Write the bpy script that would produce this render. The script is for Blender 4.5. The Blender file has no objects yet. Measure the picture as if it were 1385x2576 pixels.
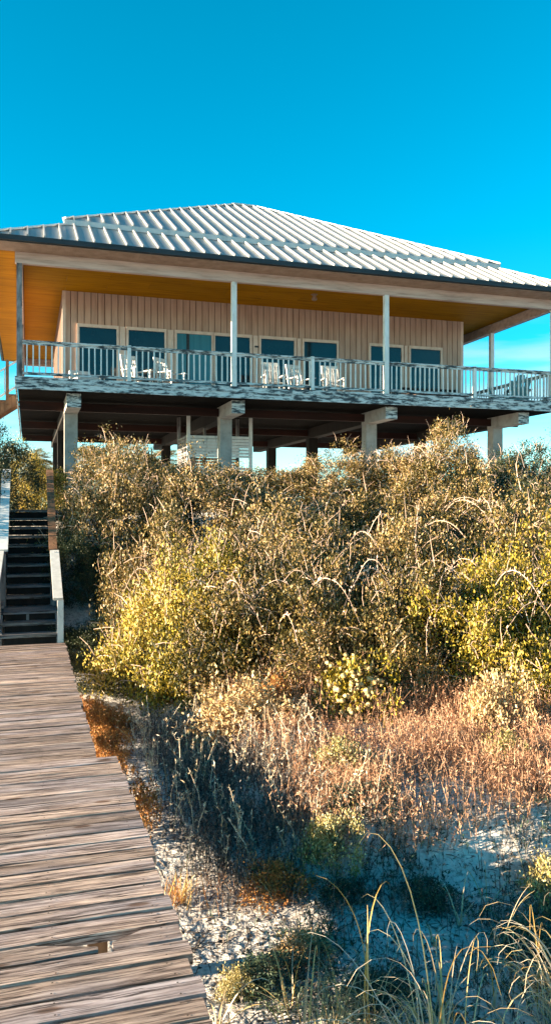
import bpy, math, random
import numpy as np
from mathutils import Vector, Matrix

R = math.radians
rng = np.random.default_rng(11)
random.seed(11)
SC = bpy.context.scene
COL = SC.collection

# ------------------------------------------------------------------ layout helpers
TH = R(17.28); CT, ST = math.cos(TH), math.sin(TH)
EYE = 1.95
SUN_EL, SUN_PHI = R(11.0), R(.8)

def at(x, y, Y):
    """world point on the plane Y for a point of the photo (1385 x 2576 frame)"""
    u = (x - 692.5) / 2000; v = (1280 - y) / 2000
    t = Y / (CT - u * ST)
    return Vector((t * (ST + u * CT), Y, EYE + v * t))
def Xat(x, Y): return at(x, 1280, Y).x
def onz(x, y, z):
    u = (x - 692.5) / 2000; v = (1280 - y) / 2000
    t = (z - EYE) / v
    return Vector((t * (ST + u * CT), t * (CT - u * ST), z))

# ------------------------------------------------------------------ mesh helpers
class MB:
    def __init__(s): s.v = []; s.f = []; s.m = []
    def add(s, vs, fs, mi=0):
        b = len(s.v); s.v += [tuple(p) for p in vs]
        s.f += [tuple(b + i for i in f) for f in fs]; s.m += [mi] * len(fs)
    def box(s, x0, x1, y0, y1, z0, z1, mi=0):
        s.add([(x0,y0,z0),(x1,y0,z0),(x1,y1,z0),(x0,y1,z0),(x0,y0,z1),(x1,y0,z1),(x1,y1,z1),(x0,y1,z1)],
              [(0,3,2,1),(4,5,6,7),(0,1,5,4),(1,2,6,5),(2,3,7,6),(3,0,4,7)], mi)
    def bar(s, a, b, w, h, up=(0,0,1), mi=0):
        a = Vector(a); b = Vector(b); d = (b - a).normalized(); up = Vector(up)
        sd = d.cross(up)
        if sd.length < 1e-5: sd = d.cross(Vector((1,0,0)))
        sd.normalize(); u = sd.cross(d).normalized()
        vs = []
        for p in (a, b):
            for i, j in ((-1,-1),(1,-1),(1,1),(-1,1)): vs.append(p + sd*(i*w/2) + u*(j*h/2))
        s.add(vs, [(0,3,2,1),(4,5,6,7),(0,1,5,4),(1,2,6,5),(2,3,7,6),(3,0,4,7)], mi)
    def tube(s, pts, rad, n=5, mi=0):
        pts = [Vector(p) for p in pts]
        if not hasattr(rad, '__len__'): rad = [rad] * len(pts)
        vs = []; fs = []
        for k, p in enumerate(pts):
            d = (pts[min(k+1, len(pts)-1)] - pts[max(k-1, 0)]).normalized()
            a = d.cross(Vector((0,0,1)))
            if a.length < 1e-3: a = d.cross(Vector((1,0,0)))
            a.normalize(); b = d.cross(a)
            for i in range(n):
                t = 2*math.pi*i/n
                vs.append(p + (a*math.cos(t) + b*math.sin(t)) * rad[k])
        for k in range(len(pts)-1):
            for i in range(n):
                j = (i+1) % n
                fs.append((k*n+i, k*n+j, (k+1)*n+j, (k+1)*n+i))
        fs.append(tuple(range(n))[::-1]); fs.append(tuple((len(pts)-1)*n+i for i in range(n)))
        s.add(vs, fs, mi)
    def mesh(s, name, mats):
        me = bpy.data.meshes.new(name)
        me.from_pydata(s.v, [], s.f)
        for m in (mats if isinstance(mats, (list, tuple)) else [mats]): me.materials.append(m)
        if any(s.m): me.polygons.foreach_set('material_index', s.m)
        me.update()
        return me
    def build(s, name, mats, parent=None): return link(name, s.mesh(name, mats), parent)

def link(name, me, parent=None):
    o = bpy.data.objects.new(name, me); COL.objects.link(o)
    if parent is not None:
        o.parent = parent
        if parent.type == 'EMPTY' and parent.get('world_built'):
            o.matrix_parent_inverse = Matrix.Translation(-parent.location)
    return o
def tag(o, label=None, cat=None, group=None, kind=None):
    if label: o['label'] = label
    if cat: o['category'] = cat
    if group: o['group'] = group
    if kind: o['kind'] = kind
    return o
def thing(name, label, cat, loc=(0,0,0), group=None, world=False):
    o = bpy.data.objects.new(name, None); COL.objects.link(o)
    o.location = loc; o.empty_display_size = .2
    if world: o['world_built'] = True
    return tag(o, label, cat, group)
def dup(root, loc=None, rotz=0, scale=None, label=None, group=None):
    r = root.copy(); COL.objects.link(r)
    if loc is not None: r.location = loc
    r.rotation_euler = (0, 0, rotz)
    if scale is not None: r.scale = scale
    if label: r['label'] = label
    if group: r['group'] = group
    for ch in list(root.children):
        c = ch.copy(); COL.objects.link(c); c.parent = r
        for g in ch.children:
            d = g.copy(); COL.objects.link(d); d.parent = c
    return r
def quads_mesh(name, V, mat, mats_idx=None):
    """V: (N,4,3) array of quads -> one mesh"""
    n = len(V); me = bpy.data.meshes.new(name)
    me.vertices.add(n*4); me.loops.add(n*4); me.polygons.add(n)
    me.vertices.foreach_set('co', np.ascontiguousarray(V, dtype=np.float32).ravel())
    me.loops.foreach_set('vertex_index', np.arange(n*4, dtype=np.int32))
    me.polygons.foreach_set('loop_start', np.arange(0, n*4, 4, dtype=np.int32))
    for m in (mat if isinstance(mat, (list, tuple)) else [mat]): me.materials.append(m)
    if mats_idx is not None: me.polygons.foreach_set('material_index', np.asarray(mats_idx, dtype=np.int32))
    me.update(calc_edges=True); me.validate()
    return me

# ------------------------------------------------------------------ materials
def newmat(name):
    m = bpy.data.materials.new(name); m.use_nodes = True
    nt = m.node_tree; nt.nodes.clear()
    return m, nt, nt.nodes, nt.links
def c4(c): return (c[0], c[1], c[2], 1)
def ramp(N, stops):
    r = N.new('ShaderNodeValToRGB'); e = r.color_ramp.elements
    while len(e) > 1: e.remove(e[-1])
    e[0].position = stops[0][0]; e[0].color = c4(stops[0][1])
    for p, c in stops[1:]:
        k = e.new(p); k.color = c4(c)
    return r
def mk(name, stops, scale=(4,4,4), detail=6, rough=.75, bump=.15, island=.0, spec=.3, nrough=.6, bumpdist=.01, metallic=0):
    m, nt, N, L = newmat(name)
    out = N.new('ShaderNodeOutputMaterial'); p = N.new('ShaderNodeBsdfPrincipled')
    L.new(p.outputs[0], out.inputs[0])
    tc = N.new('ShaderNodeTexCoord'); mp = N.new('ShaderNodeMapping'); mp.inputs['Scale'].default_value = scale
    L.new(tc.outputs['Object'], mp.inputs[0])
    vec = mp.outputs[0]
    gi = N.new('ShaderNodeNewGeometry')
    if island:
        add = N.new('ShaderNodeVectorMath'); add.operation = 'ADD'
        ml = N.new('ShaderNodeMath'); ml.operation = 'MULTIPLY'; ml.inputs[1].default_value = 97.0
        L.new(gi.outputs['Random Per Island'], ml.inputs[0]); L.new(vec, add.inputs[0]); L.new(ml.outputs[0], add.inputs[1])
        vec = add.outputs[0]
    nz = N.new('ShaderNodeTexNoise'); nz.inputs['Scale'].default_value = 1.0
    nz.inputs['Detail'].default_value = detail; nz.inputs['Roughness'].default_value = nrough
    L.new(vec, nz.inputs['Vector'])
    rp = ramp(N, stops); L.new(nz.outputs[0], rp.inputs[0])
    col = rp.outputs[0]
    if island:
        hs = N.new('ShaderNodeHueSaturation'); mr = N.new('ShaderNodeMapRange')
        mr.inputs[3].default_value = 1 - island; mr.inputs[4].default_value = 1 + island
        L.new(gi.outputs['Random Per Island'], mr.inputs[0]); L.new(mr.outputs[0], hs.inputs['Value']); L.new(col, hs.inputs['Color'])
        col = hs.outputs[0]
    L.new(col, p.inputs['Base Color'])
    p.inputs['Roughness'].default_value = rough; p.inputs['Specular IOR Level'].default_value = spec
    p.inputs['Metallic'].default_value = metallic
    if bump:
        b = N.new('ShaderNodeBump'); b.inputs['Strength'].default_value = bump; b.inputs['Distance'].default_value = bumpdist
        L.new(nz.outputs[0], b.inputs['Height']); L.new(b.outputs[0], p.inputs['Normal'])
    return m
def mk_leaf(name, stops, patch=1.2, transl=.14, rough=.5, patch_amt=.45, spec=.35):
    m, nt, N, L = newmat(name)
    out = N.new('ShaderNodeOutputMaterial'); p = N.new('ShaderNodeBsdfPrincipled'); t = N.new('ShaderNodeBsdfTranslucent')
    mx = N.new('ShaderNodeMixShader'); mx.inputs[0].default_value = transl
    gi = N.new('ShaderNodeNewGeometry'); nz = N.new('ShaderNodeTexNoise')
    nz.inputs['Scale'].default_value = patch; nz.inputs['Detail'].default_value = 3
    L.new(gi.outputs['Position'], nz.inputs['Vector'])
    mr = N.new('ShaderNodeMapRange'); mr.inputs[1].default_value = .3; mr.inputs[2].default_value = .7
    L.new(nz.outputs[0], mr.inputs[0])
    mm = N.new('ShaderNodeMix'); mm.data_type = 'FLOAT'; mm.inputs[0].default_value = patch_amt
    L.new(gi.outputs['Random Per Island'], mm.inputs[2]); L.new(mr.outputs[0], mm.inputs[3])
    rp = ramp(N, stops); L.new(mm.outputs[0], rp.inputs[0])
    L.new(rp.outputs[0], p.inputs['Base Color']); L.new(rp.outputs[0], t.inputs['Color'])
    p.inputs['Roughness'].default_value = rough; p.inputs['Specular IOR Level'].default_value = spec
    L.new(p.outputs[0], mx.inputs[1]); L.new(t.outputs[0], mx.inputs[2]); L.new(mx.outputs[0], out.inputs[0])
    return m
def mk_deck(name, dark, mid, light):
    """weathered planks running along X: long grain streaks, drying cracks, knots, tone per board"""
    m, nt, N, L = newmat(name)
    out = N.new('ShaderNodeOutputMaterial'); p = N.new('ShaderNodeBsdfPrincipled'); L.new(p.outputs[0], out.inputs[0])
    tc = N.new('ShaderNodeTexCoord'); gi = N.new('ShaderNodeNewGeometry')
    ml = N.new('ShaderNodeMath'); ml.operation = 'MULTIPLY'; ml.inputs[1].default_value = 61.0
    L.new(gi.outputs['Random Per Island'], ml.inputs[0])
    add = N.new('ShaderNodeVectorMath'); add.operation = 'ADD'
    L.new(tc.outputs['Object'], add.inputs[0]); L.new(ml.outputs[0], add.inputs[1])
    # wavy distortion so the grain swerves round knots
    wn = N.new('ShaderNodeTexNoise'); wn.inputs['Scale'].default_value = 3.2; wn.inputs['Detail'].default_value = 2
    L.new(add.outputs[0], wn.inputs['Vector'])
    sb = N.new('ShaderNodeVectorMath'); sb.operation = 'MULTIPLY_ADD'
    sb.inputs[1].default_value = (0, .022, 0); L.new(wn.outputs['Color'], sb.inputs[0]); L.new(add.outputs[0], sb.inputs[2])
    def noise(sx, sy, det, ro):
        mp = N.new('ShaderNodeMapping'); mp.inputs['Scale'].default_value = (sx, sy, sy)
        L.new(sb.outputs[0], mp.inputs[0])
        z = N.new('ShaderNodeTexNoise'); z.inputs['Scale'].default_value = 1; z.inputs['Detail'].default_value = det; z.inputs['Roughness'].default_value = ro
        L.new(mp.outputs[0], z.inputs['Vector']); return z
    g1 = noise(1.8, 80, 6, .74); g2 = noise(3.0, 24, 7, .68); g3 = noise(.8, 5, 3, .5)
    r1 = ramp(N, [(.30, dark), (.45, mid), (.68, light)]); L.new(g2.outputs[0], r1.inputs[0])
    r2 = ramp(N, [(.36, (.035,.03,.03)), (.46, (.62,.60,.60)), (.58, (1.08,1.08,1.08))]); L.new(g1.outputs[0], r2.inputs[0])
    mu = N.new('ShaderNodeMix'); mu.data_type = 'RGBA'; mu.blend_type = 'MULTIPLY'; mu.inputs[0].default_value = .95
    L.new(r1.outputs[0], mu.inputs[6]); L.new(r2.outputs[0], mu.inputs[7])
    r3 = ramp(N, [(.35, (.85,.85,.92)), (.6, (1.12,1.0,.88))]); L.new(g3.outputs[0], r3.inputs[0])
    mu2 = N.new('ShaderNodeMix'); mu2.data_type = 'RGBA'; mu2.blend_type = 'MULTIPLY'; mu2.inputs[0].default_value = 1
    L.new(mu.outputs[2], mu2.inputs[6]); L.new(r3.outputs[0], mu2.inputs[7])
    g4 = noise(.6, 19, 4, .6)
    sbt = N.new('ShaderNodeMath'); sbt.operation = 'SUBTRACT'; sbt.inputs[1].default_value = .5; L.new(g4.outputs[0], sbt.inputs[0])
    ab = N.new('ShaderNodeMath'); ab.operation = 'ABSOLUTE'; L.new(sbt.outputs[0], ab.inputs[0])
    rc = ramp(N, [(.0, (.06,.05,.05)), (.009, (.12,.10,.10)), (.02, (1,1,1))]); L.new(ab.outputs[0], rc.inputs[0])
    muc = N.new('ShaderNodeMix'); muc.data_type = 'RGBA'; muc.blend_type = 'MULTIPLY'; muc.inputs[0].default_value = .9
    L.new(mu2.outputs[2], muc.inputs[6]); L.new(rc.outputs[0], muc.inputs[7]); mu2 = muc
    # knots
    kn = N.new('ShaderNodeTexVoronoi'); kn.inputs['Scale'].default_value = 1
    mp = N.new('ShaderNodeMapping'); mp.inputs['Scale'].default_value = (1.7, 5.0, 1.0); L.new(add.outputs[0], mp.inputs[0]); L.new(mp.outputs[0], kn.inputs['Vector'])
    rk = ramp(N, [(.0, (.25,.14,.07)), (.07, (.34,.2,.11)), (.12, (1,1,1))]); L.new(kn.outputs['Distance'], rk.inputs[0])
    mu3 = N.new('ShaderNodeMix'); mu3.data_type = 'RGBA'; mu3.blend_type = 'MULTIPLY'; mu3.inputs[0].default_value = .8
    L.new(mu2.outputs[2], mu3.inputs[6]); L.new(rk.outputs[0], mu3.inputs[7])
    hs = N.new('ShaderNodeHueSaturation'); mr = N.new('ShaderNodeMapRange'); mr.inputs[3].default_value = .72; mr.inputs[4].default_value = 1.22
    L.new(gi.outputs['Random Per Island'], mr.inputs[0]); L.new(mr.outputs[0], hs.inputs['Value']); L.new(mu3.outputs[2], hs.inputs['Color'])
    L.new(hs.outputs[0], p.inputs['Base Color']); p.inputs['Roughness'].default_value = .8; p.inputs['Specular IOR Level'].default_value = .25
    ad = N.new('ShaderNodeMath'); ad.operation = 'ADD'; L.new(g1.outputs[0], ad.inputs[0]); L.new(g2.outputs[0], ad.inputs[1])
    b = N.new('ShaderNodeBump'); b.inputs['Strength'].default_value = .8; b.inputs['Distance'].default_value = .016
    L.new(ad.outputs[0], b.inputs['Height']); L.new(b.outputs[0], p.inputs['Normal'])
    return m

M = {}
M['deck'] = mk_deck('weathered_plank', (.12,.092,.084), (.38,.305,.28), (.68,.585,.55))
M['tread'] = mk_deck('grey_tread', (.10,.103,.106), (.22,.226,.23), (.33,.34,.345))
M['nail'] = mk('nail_rust', [(.3,(.03,.02,.018)),(.7,(.07,.045,.03))], rough=.6, bump=0)
M['peel'] = mk('peeling_white_paint', [(.40,(.03,.04,.05)),(.47,(.12,.14,.15)),(.52,(.54,.57,.57)),(.7,(.74,.76,.75))], scale=(3.2,9,16), detail=9, nrough=.72, bump=.4, rough=.7)
M['white'] = mk('white_paint', [(.28,(.32,.32,.32)),(.4,(.68,.68,.66)),(.7,(.82,.81,.79))], scale=(7,7,3), detail=8, rough=.6, bump=.15)
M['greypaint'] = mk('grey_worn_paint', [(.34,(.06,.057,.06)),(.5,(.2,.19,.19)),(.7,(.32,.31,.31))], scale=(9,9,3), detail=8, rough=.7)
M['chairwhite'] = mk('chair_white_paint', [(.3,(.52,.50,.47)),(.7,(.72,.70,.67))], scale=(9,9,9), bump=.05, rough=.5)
M['siding'] = mk('peach_siding', [(.3,(.36,.235,.18)),(.5,(.47,.325,.255)),(.75,(.55,.395,.315))], scale=(6,6,.7), detail=7, rough=.7, bump=.1)
M['groove'] = mk('dark_siding_groove', [(.3,(.10,.055,.04)),(.7,(.17,.10,.075))], scale=(3,3,3), rough=.9, bump=0)
M['trim'] = mk('cream_trim', [(.3,(.60,.46,.38)),(.7,(.78,.64,.55))], scale=(5,5,3), rough=.6, bump=.05)
M['beam'] = mk('cream_beam_paint', [(.3,(.36,.26,.22)),(.5,(.54,.41,.36)),(.7,(.64,.51,.45))], scale=(1,6,10), detail=8, rough=.65, bump=.15)
M['ceil'] = mk('varnished_pine_ceiling', [(.25,(.23,.092,.001)),(.5,(.38,.165,.002)),(.75,(.44,.20,.003))], scale=(.8,9,9), detail=6, rough=.7, bump=.1, island=.08, spec=.08)
M['soffit'] = mk('cream_soffit', [(.3,(.26,.165,.115)),(.7,(.40,.275,.205))], scale=(4,4,4), rough=.7, bump=.1)
M['roof'] = mk('pale_metal_roof', [(.25,(.36,.345,.325)),(.42,(.49,.48,.465)),(.8,(.56,.55,.535))], scale=(2.2,1.2,1.2), detail=8, rough=.48, bump=.04, spec=.4, metallic=.3)
M['gutter'] = mk('dark_gutter', [(.3,(.012,.016,.02)),(.7,(.035,.045,.055))], scale=(1,9,9), rough=.5, bump=.05)
M['glass'] = mk('dark_window_glass', [(.3,(.002,.010,.017)),(.7,(.005,.024,.036))], scale=(1.1,1,1.1), rough=.08, bump=.02, spec=.5)
M['curtain'] = mk('teal_curtain_glass', [(.3,(.02,.13,.18)),(.7,(.035,.19,.25))], scale=(9,9,.3), rough=.25, bump=.05, spec=.5)
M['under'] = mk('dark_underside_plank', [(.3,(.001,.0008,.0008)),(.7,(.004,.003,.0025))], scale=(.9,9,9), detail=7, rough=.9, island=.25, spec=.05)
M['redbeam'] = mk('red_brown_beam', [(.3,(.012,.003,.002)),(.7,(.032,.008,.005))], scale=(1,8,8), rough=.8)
M['concrete'] = mk('pale_concrete', [(.25,(.22,.205,.19)),(.5,(.34,.325,.305)),(.75,(.42,.40,.38))], scale=(3,3,3), detail=9, rough=.85, bump=.2)
M['brown'] = mk('bare_brown_wood', [(.3,(.11,.055,.03)),(.7,(.30,.15,.08))], scale=(14,14,2.5), detail=7, rough=.8)
M['bench'] = mk('dark_bench_wood', [(.3,(.012,.01,.01)),(.7,(.03,.025,.022))], scale=(3,8,8), rough=.6)
M['darkpost'] = mk('dark_wood_and_shade', [(.3,(.006,.005,.005)),(.7,(.020,.016,.014))], scale=(9,9,2), rough=.85)  # near-black wood; also paints shade in the risers and under the house
M['clay'] = mk('clay_orange', [(.3,(.5,.22,.08)),(.7,(.66,.33,.14))], rough=.8)
M['adir'] = mk('teal_grey_plastic', [(.3,(.10,.25,.29)),(.7,(.16,.33,.37))], rough=.5, bump=.03)
M['bark'] = mk('bark', [(.3,(.03,.022,.018)),(.7,(.12,.09,.07))], scale=(12,12,3), rough=.9, bump=.5)
M['twig'] = mk('twig_bark', [(.3,(.16,.10,.075)),(.7,(.34,.22,.17))], scale=(9,9,9), rough=.8, bump=.1)
M['cane'] = mk('pink_briar_bark', [(.3,(.46,.31,.23)),(.7,(.66,.48,.38))], scale=(9,9,9), rough=.6, bump=.1)
M['leaf'] = mk_leaf('scrub_leaf', [(.0,(.010,.013,.004)),(.30,(.028,.030,.007)),(.47,(.088,.068,.013)),(.63,(.22,.15,.036)),(.79,(.44,.285,.12)),(1,(.64,.46,.28))], patch=.9, patch_amt=.35)
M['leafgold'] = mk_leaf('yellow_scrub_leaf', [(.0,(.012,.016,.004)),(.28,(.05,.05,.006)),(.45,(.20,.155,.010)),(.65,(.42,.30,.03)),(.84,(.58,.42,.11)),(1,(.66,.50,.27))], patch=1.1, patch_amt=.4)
M['leafdark'] = mk_leaf('dark_shrub_leaf', [(.0,(.012,.022,.012)),(.5,(.03,.045,.02)),(.85,(.07,.075,.025)),(1,(.16,.12,.04))], patch_amt=.3)  # dark leaf; on shrubs beside the stairs it stands for shade
M['leafteal'] = mk_leaf('low_green_leaf', [(.0,(.015,.03,.022)),(.5,(.04,.075,.05)),(1,(.14,.16,.08))], patch_amt=.3)
M['leafpale'] = mk_leaf('pale_tan_leaf', [(.0,(.22,.14,.05)),(.4,(.45,.29,.13)),(.75,(.62,.45,.25)),(1,(.66,.54,.36))], patch_amt=.2)
M['leaforange'] = mk_leaf('rusty_leaf', [(.0,(.13,.05,.02)),(.35,(.34,.14,.035)),(.7,(.52,.25,.07)),(1,(.60,.38,.16))], patch_amt=.3, patch=2.0)
M['leafyellow'] = mk_leaf('lemon_leaf', [(.0,(.10,.085,.02)),(.45,(.34,.27,.08)),(.8,(.55,.47,.25)),(1,(.66,.60,.42))], patch_amt=.2)
M['leafpine'] = mk_leaf('pine_needles', [(.0,(.05,.05,.012)),(.4,(.20,.15,.03)),(.8,(.38,.25,.05)),(1,(.46,.33,.1))], patch_amt=.45, patch=.7)
M['puff'] = mk_leaf('seed_head', [(.0,(.42,.27,.11)),(.6,(.56,.40,.19)),(1,(.64,.50,.30))], patch_amt=.1, transl=.15)
M['pinkgrass'] = mk_leaf('dry_pink_grass', [(.0,(.12,.085,.06)),(.25,(.30,.15,.085)),(.55,(.50,.275,.165)),(.85,(.64,.42,.26)),(.94,(.62,.47,.30)),(1,(.36,.31,.07))], patch_amt=.35, patch=1.4, transl=.2)
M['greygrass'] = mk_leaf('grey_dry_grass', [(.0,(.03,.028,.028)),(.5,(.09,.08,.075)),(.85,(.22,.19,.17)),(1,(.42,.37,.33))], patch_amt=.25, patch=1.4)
M['palestraw'] = mk_leaf('pale_straw_blade', [(.0,(.34,.24,.12)),(.4,(.55,.43,.29)),(1,(.74,.66,.54))], patch_amt=.1, transl=.2, rough=.55)
M['straw'] = mk_leaf('straw_blade', [(.0,(.38,.22,.06)),(.35,(.58,.38,.11)),(.7,(.70,.54,.27)),(1,(.74,.66,.48))], patch_amt=.1, transl=.2, rough=.55)
M['greenblade'] = mk_leaf('bluegreen_blade', [(.0,(.05,.085,.06)),(.5,(.13,.17,.12)),(1,(.32,.33,.24))], patch_amt=.2, transl=.2)
M['litter'] = mk_leaf('leaf_litter', [(.0,(.012,.011,.012)),(.6,(.04,.034,.032)),(.85,(.16,.12,.09)),(1,(.42,.34,.26))], patch_amt=.2, transl=.05)

def sand_mat():
    m, nt, N, L = newmat('dune_sand')
    out = N.new('ShaderNodeOutputMaterial'); p = N.new('ShaderNodeBsdfPrincipled'); L.new(p.outputs[0], out.inputs[0])
    tc = N.new('ShaderNodeTexCoord')
    n1 = N.new('ShaderNodeTexNoise'); n1.inputs['Scale'].default_value = 1.6; n1.inputs['Detail'].default_value = 6
    n2 = N.new('ShaderNodeTexNoise'); n2.inputs['Scale'].default_value = 26; n2.inputs['Detail'].default_value = 6; n2.inputs['Roughness'].default_value = .7
    for n in (n1, n2): L.new(tc.outputs['Object'], n.inputs['Vector'])
    r1 = ramp(N, [(.3,(.42,.385,.355)),(.48,(.66,.62,.58)),(.7,(.76,.72,.68))]); L.new(n1.outputs[0], r1.inputs[0])
    r2 = ramp(N, [(.36,(.22,.18,.16)),(.47,(.8,.8,.8)),(.6,(1,1,1))]); L.new(n2.outputs[0], r2.inputs[0])
    mu = N.new('ShaderNodeMix'); mu.data_type = 'RGBA'; mu.blend_type = 'MULTIPLY'; mu.inputs[0].default_value = .8
    L.new(r1.outputs[0], mu.inputs[6]); L.new(r2.outputs[0], mu.inputs[7]); L.new(mu.outputs[2], p.inputs['Base Color'])
    p.inputs['Roughness'].default_value = .95; p.inputs['Specular IOR Level'].default_value = .1
    n3 = N.new('ShaderNodeTexNoise'); n3.inputs['Scale'].default_value = 11; n3.inputs['Detail'].default_value = 5; L.new(tc.outputs['Object'], n3.inputs['Vector'])
    b = N.new('ShaderNodeBump'); b.inputs['Strength'].default_value = 1.0; b.inputs['Distance'].default_value = .05
    L.new(n3.outputs[0], b.inputs['Height']); L.new(b.outputs[0], p.inputs['Normal'])
    return m
M['sand'] = sand_mat()

# ------------------------------------------------------------------ ground
def ss(a, b, x):
    t = np.clip((x - a) / (b - a), 0, 1); return t*t*(3 - 2*t)
_wv = [(rng.uniform(.5, 1) * f, rng.uniform(0, 6.28), rng.uniform(0, 6.28), f) for f in (.7, 1.1, 1.7, 2.6, 3.9, 5.5, 8.5, 12, 17) for _ in range(2)]
def rough(X, Y):
    z = 0
    for k, a, ph, f in _wv: z = z + np.sin(k*1.4*(X*np.cos(a) + Y*np.sin(a)) + ph) / (f + .6)
    return z
def ground(X, Y):
    X = np.asarray(X, float); Y = np.asarray(Y, float)
    far = -.50 + .23*ss(1.45, 2.5, X + .05*np.sin(Y*3)) + .02*np.clip(X - 2.75, 0, 3)
    near = -.66 + .05*ss(1.2, 2.0, X) - .36*ss(2.2, 4.6, X)
    k = ss(4.6, 5.35, Y + .06*np.sin(X*2.3) + .17*np.clip(X - 2.9, -1.2, 3))
    z = near*(1 - k) + far*k
    hill = ss(11.5, 17.2, Y - .18*np.clip(X - 1, -1, 4)*0 )
    z = z + hill*(1.85 - z)
    right = ss(1.2, 4.5, X)*ss(8.0, 11.5, Y)*(1 - ss(14, 18, Y))
    z = z + right*.35
    z = z - 3.5*ss(42, 130, np.hypot(X, Y))
    amp = .018 + .02*ss(11, 16, Y)
    return z + amp*rough(X, Y)
def gz(x, y): return float(ground(x, y))

def build_ground():
    def axis(dense0, dense1, step, lo, hi):
        a = list(np.arange(dense0, dense1, step))
        s, x = step, dense1
        while x < hi: a.append(x); s *= 1.18; x += s
        s, x = step, dense0 - step
        while x > lo: a.insert(0, x); s *= 1.18; x -= s
        return np.array([lo] + a + [hi])
    xs = axis(-1.0, 7.5, .055, -1800, 1800); ys = axis(1.5, 12.5, .055, -1800, 1800)
    XX, YY = np.meshgrid(xs, ys); ZZ = ground(XX, YY)
    n, m = XX.shape
    me = bpy.data.meshes.new('sand_ground')
    V = np.stack([XX, YY, ZZ], -1).reshape(-1, 3)
    i = np.arange(n-1)[:, None]*m + np.arange(m-1)[None, :]
    F = np.stack([i, i+1, i+m+1, i+m], -1).reshape(-1, 4)
    me.vertices.add(len(V)); me.vertices.foreach_set('co', V.astype(np.float32).ravel())
    me.loops.add(len(F)*4); me.loops.foreach_set('vertex_index', F.astype(np.int32).ravel())
    me.polygons.add(len(F)); me.polygons.foreach_set('loop_start', np.arange(0, len(F)*4, 4, dtype=np.int32))
    me.polygons.foreach_set('use_smooth', np.ones(len(F), dtype=bool))
    me.materials.append(M['sand']); me.update(calc_edges=True)
    tag(link('sand_ground', me), kind='structure')
build_ground()

# ------------------------------------------------------------------ boardwalk
Y_JOG, Y_STAIR = 6.33, 11.98
def build_boardwalk():
    b = MB(); pitch = .147
    y = -2.6; k = 0
    hole_y = onz(270, 2372, 0).y
    while y < Y_STAIR - .02:
        near = y < Y_JOG
        x1 = (.675 if near else .515) + rng.uniform(-.016, .016)
        x0 = (-.80 if near else -.80) + rng.uniform(-.012, .012)
        w = .135 + rng.uniform(-.005, .003); z = rng.uniform(-.003, .003); tl = rng.uniform(-.002, .002)
        y1 = min(y + w, Y_STAIR - .005)
        def plank(xa, xb, ea=0, eb=0):
            n = max(2, int((xb - xa)/.25)); V = []; F = []
            wob = rng.uniform(-.0022, .0022, n+1)
            for i in range(n+1):
                x = xa + (xb - xa)*i/n
                ya, yb = y, y1
                if ea and i == 0: ya, yb = y + .01, y1 - .075
                if eb and i == n: ya, yb = y + .01, y1 - .095
                zz = z + wob[i]
                V += [(x, ya, -.040), (x, yb, -.040), (x, yb - .004, zz + tl), (x, ya + .004, zz - tl)]
                V[-2] = (x, yb - .004, zz + tl)
            for i in range(n):
                a, c = i*4, i*4 + 4
                for q in range(4): F.append((a+q, a+(q+1) % 4, c+(q+1) % 4, c+q))
            F.append((3,2,1,0)); F.append((n*4, n*4+1, n*4+2, n*4+3))
            b.add(V, F)
        if abs((y + y1)/2 - hole_y) < pitch/2:
            hx = onz(262, 2372, 0).x
            plank(x0, hx - .03, eb=1); plank(hx + .035, x1, ea=1)
        else: plank(x0, x1)
        for nx in (-.46, .10, .44 if not near else .58):
            for dy in (.03, .105):
                px = nx + rng.uniform(-.012, .012); py = y + dy + rng.uniform(-.008, .008)
                r = .0048
                b.add([(px + r*math.cos(t), py + r*math.sin(t), z + .0042) for t in (0, 1.05, 2.09, 3.14, 4.19, 5.24)], [(0,1,2,3,4,5)], 1)
        y += pitch; k += 1
    o = b.build('boardwalk', [M['deck'], M['nail']]); tag(o, kind='structure')
    j = MB()
    for x in (-.62, -.05, .44): j.box(x - .022, x + .022, -2.6, Y_STAIR - .06, -.135, -.041)
    j.build('joist', M['darkpost'], o)
    p = MB()
    for yy in (-1.5, 2.2, 4.4, 6.7, 9.0, 11.2):
        for x in (-.69, .36): p.box(x - .05, x + .05, yy - .05, yy + .05, gz(x, yy) - .4, -.137)
    p.build('pile', M['brown'], o)
build_boardwalk()

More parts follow.
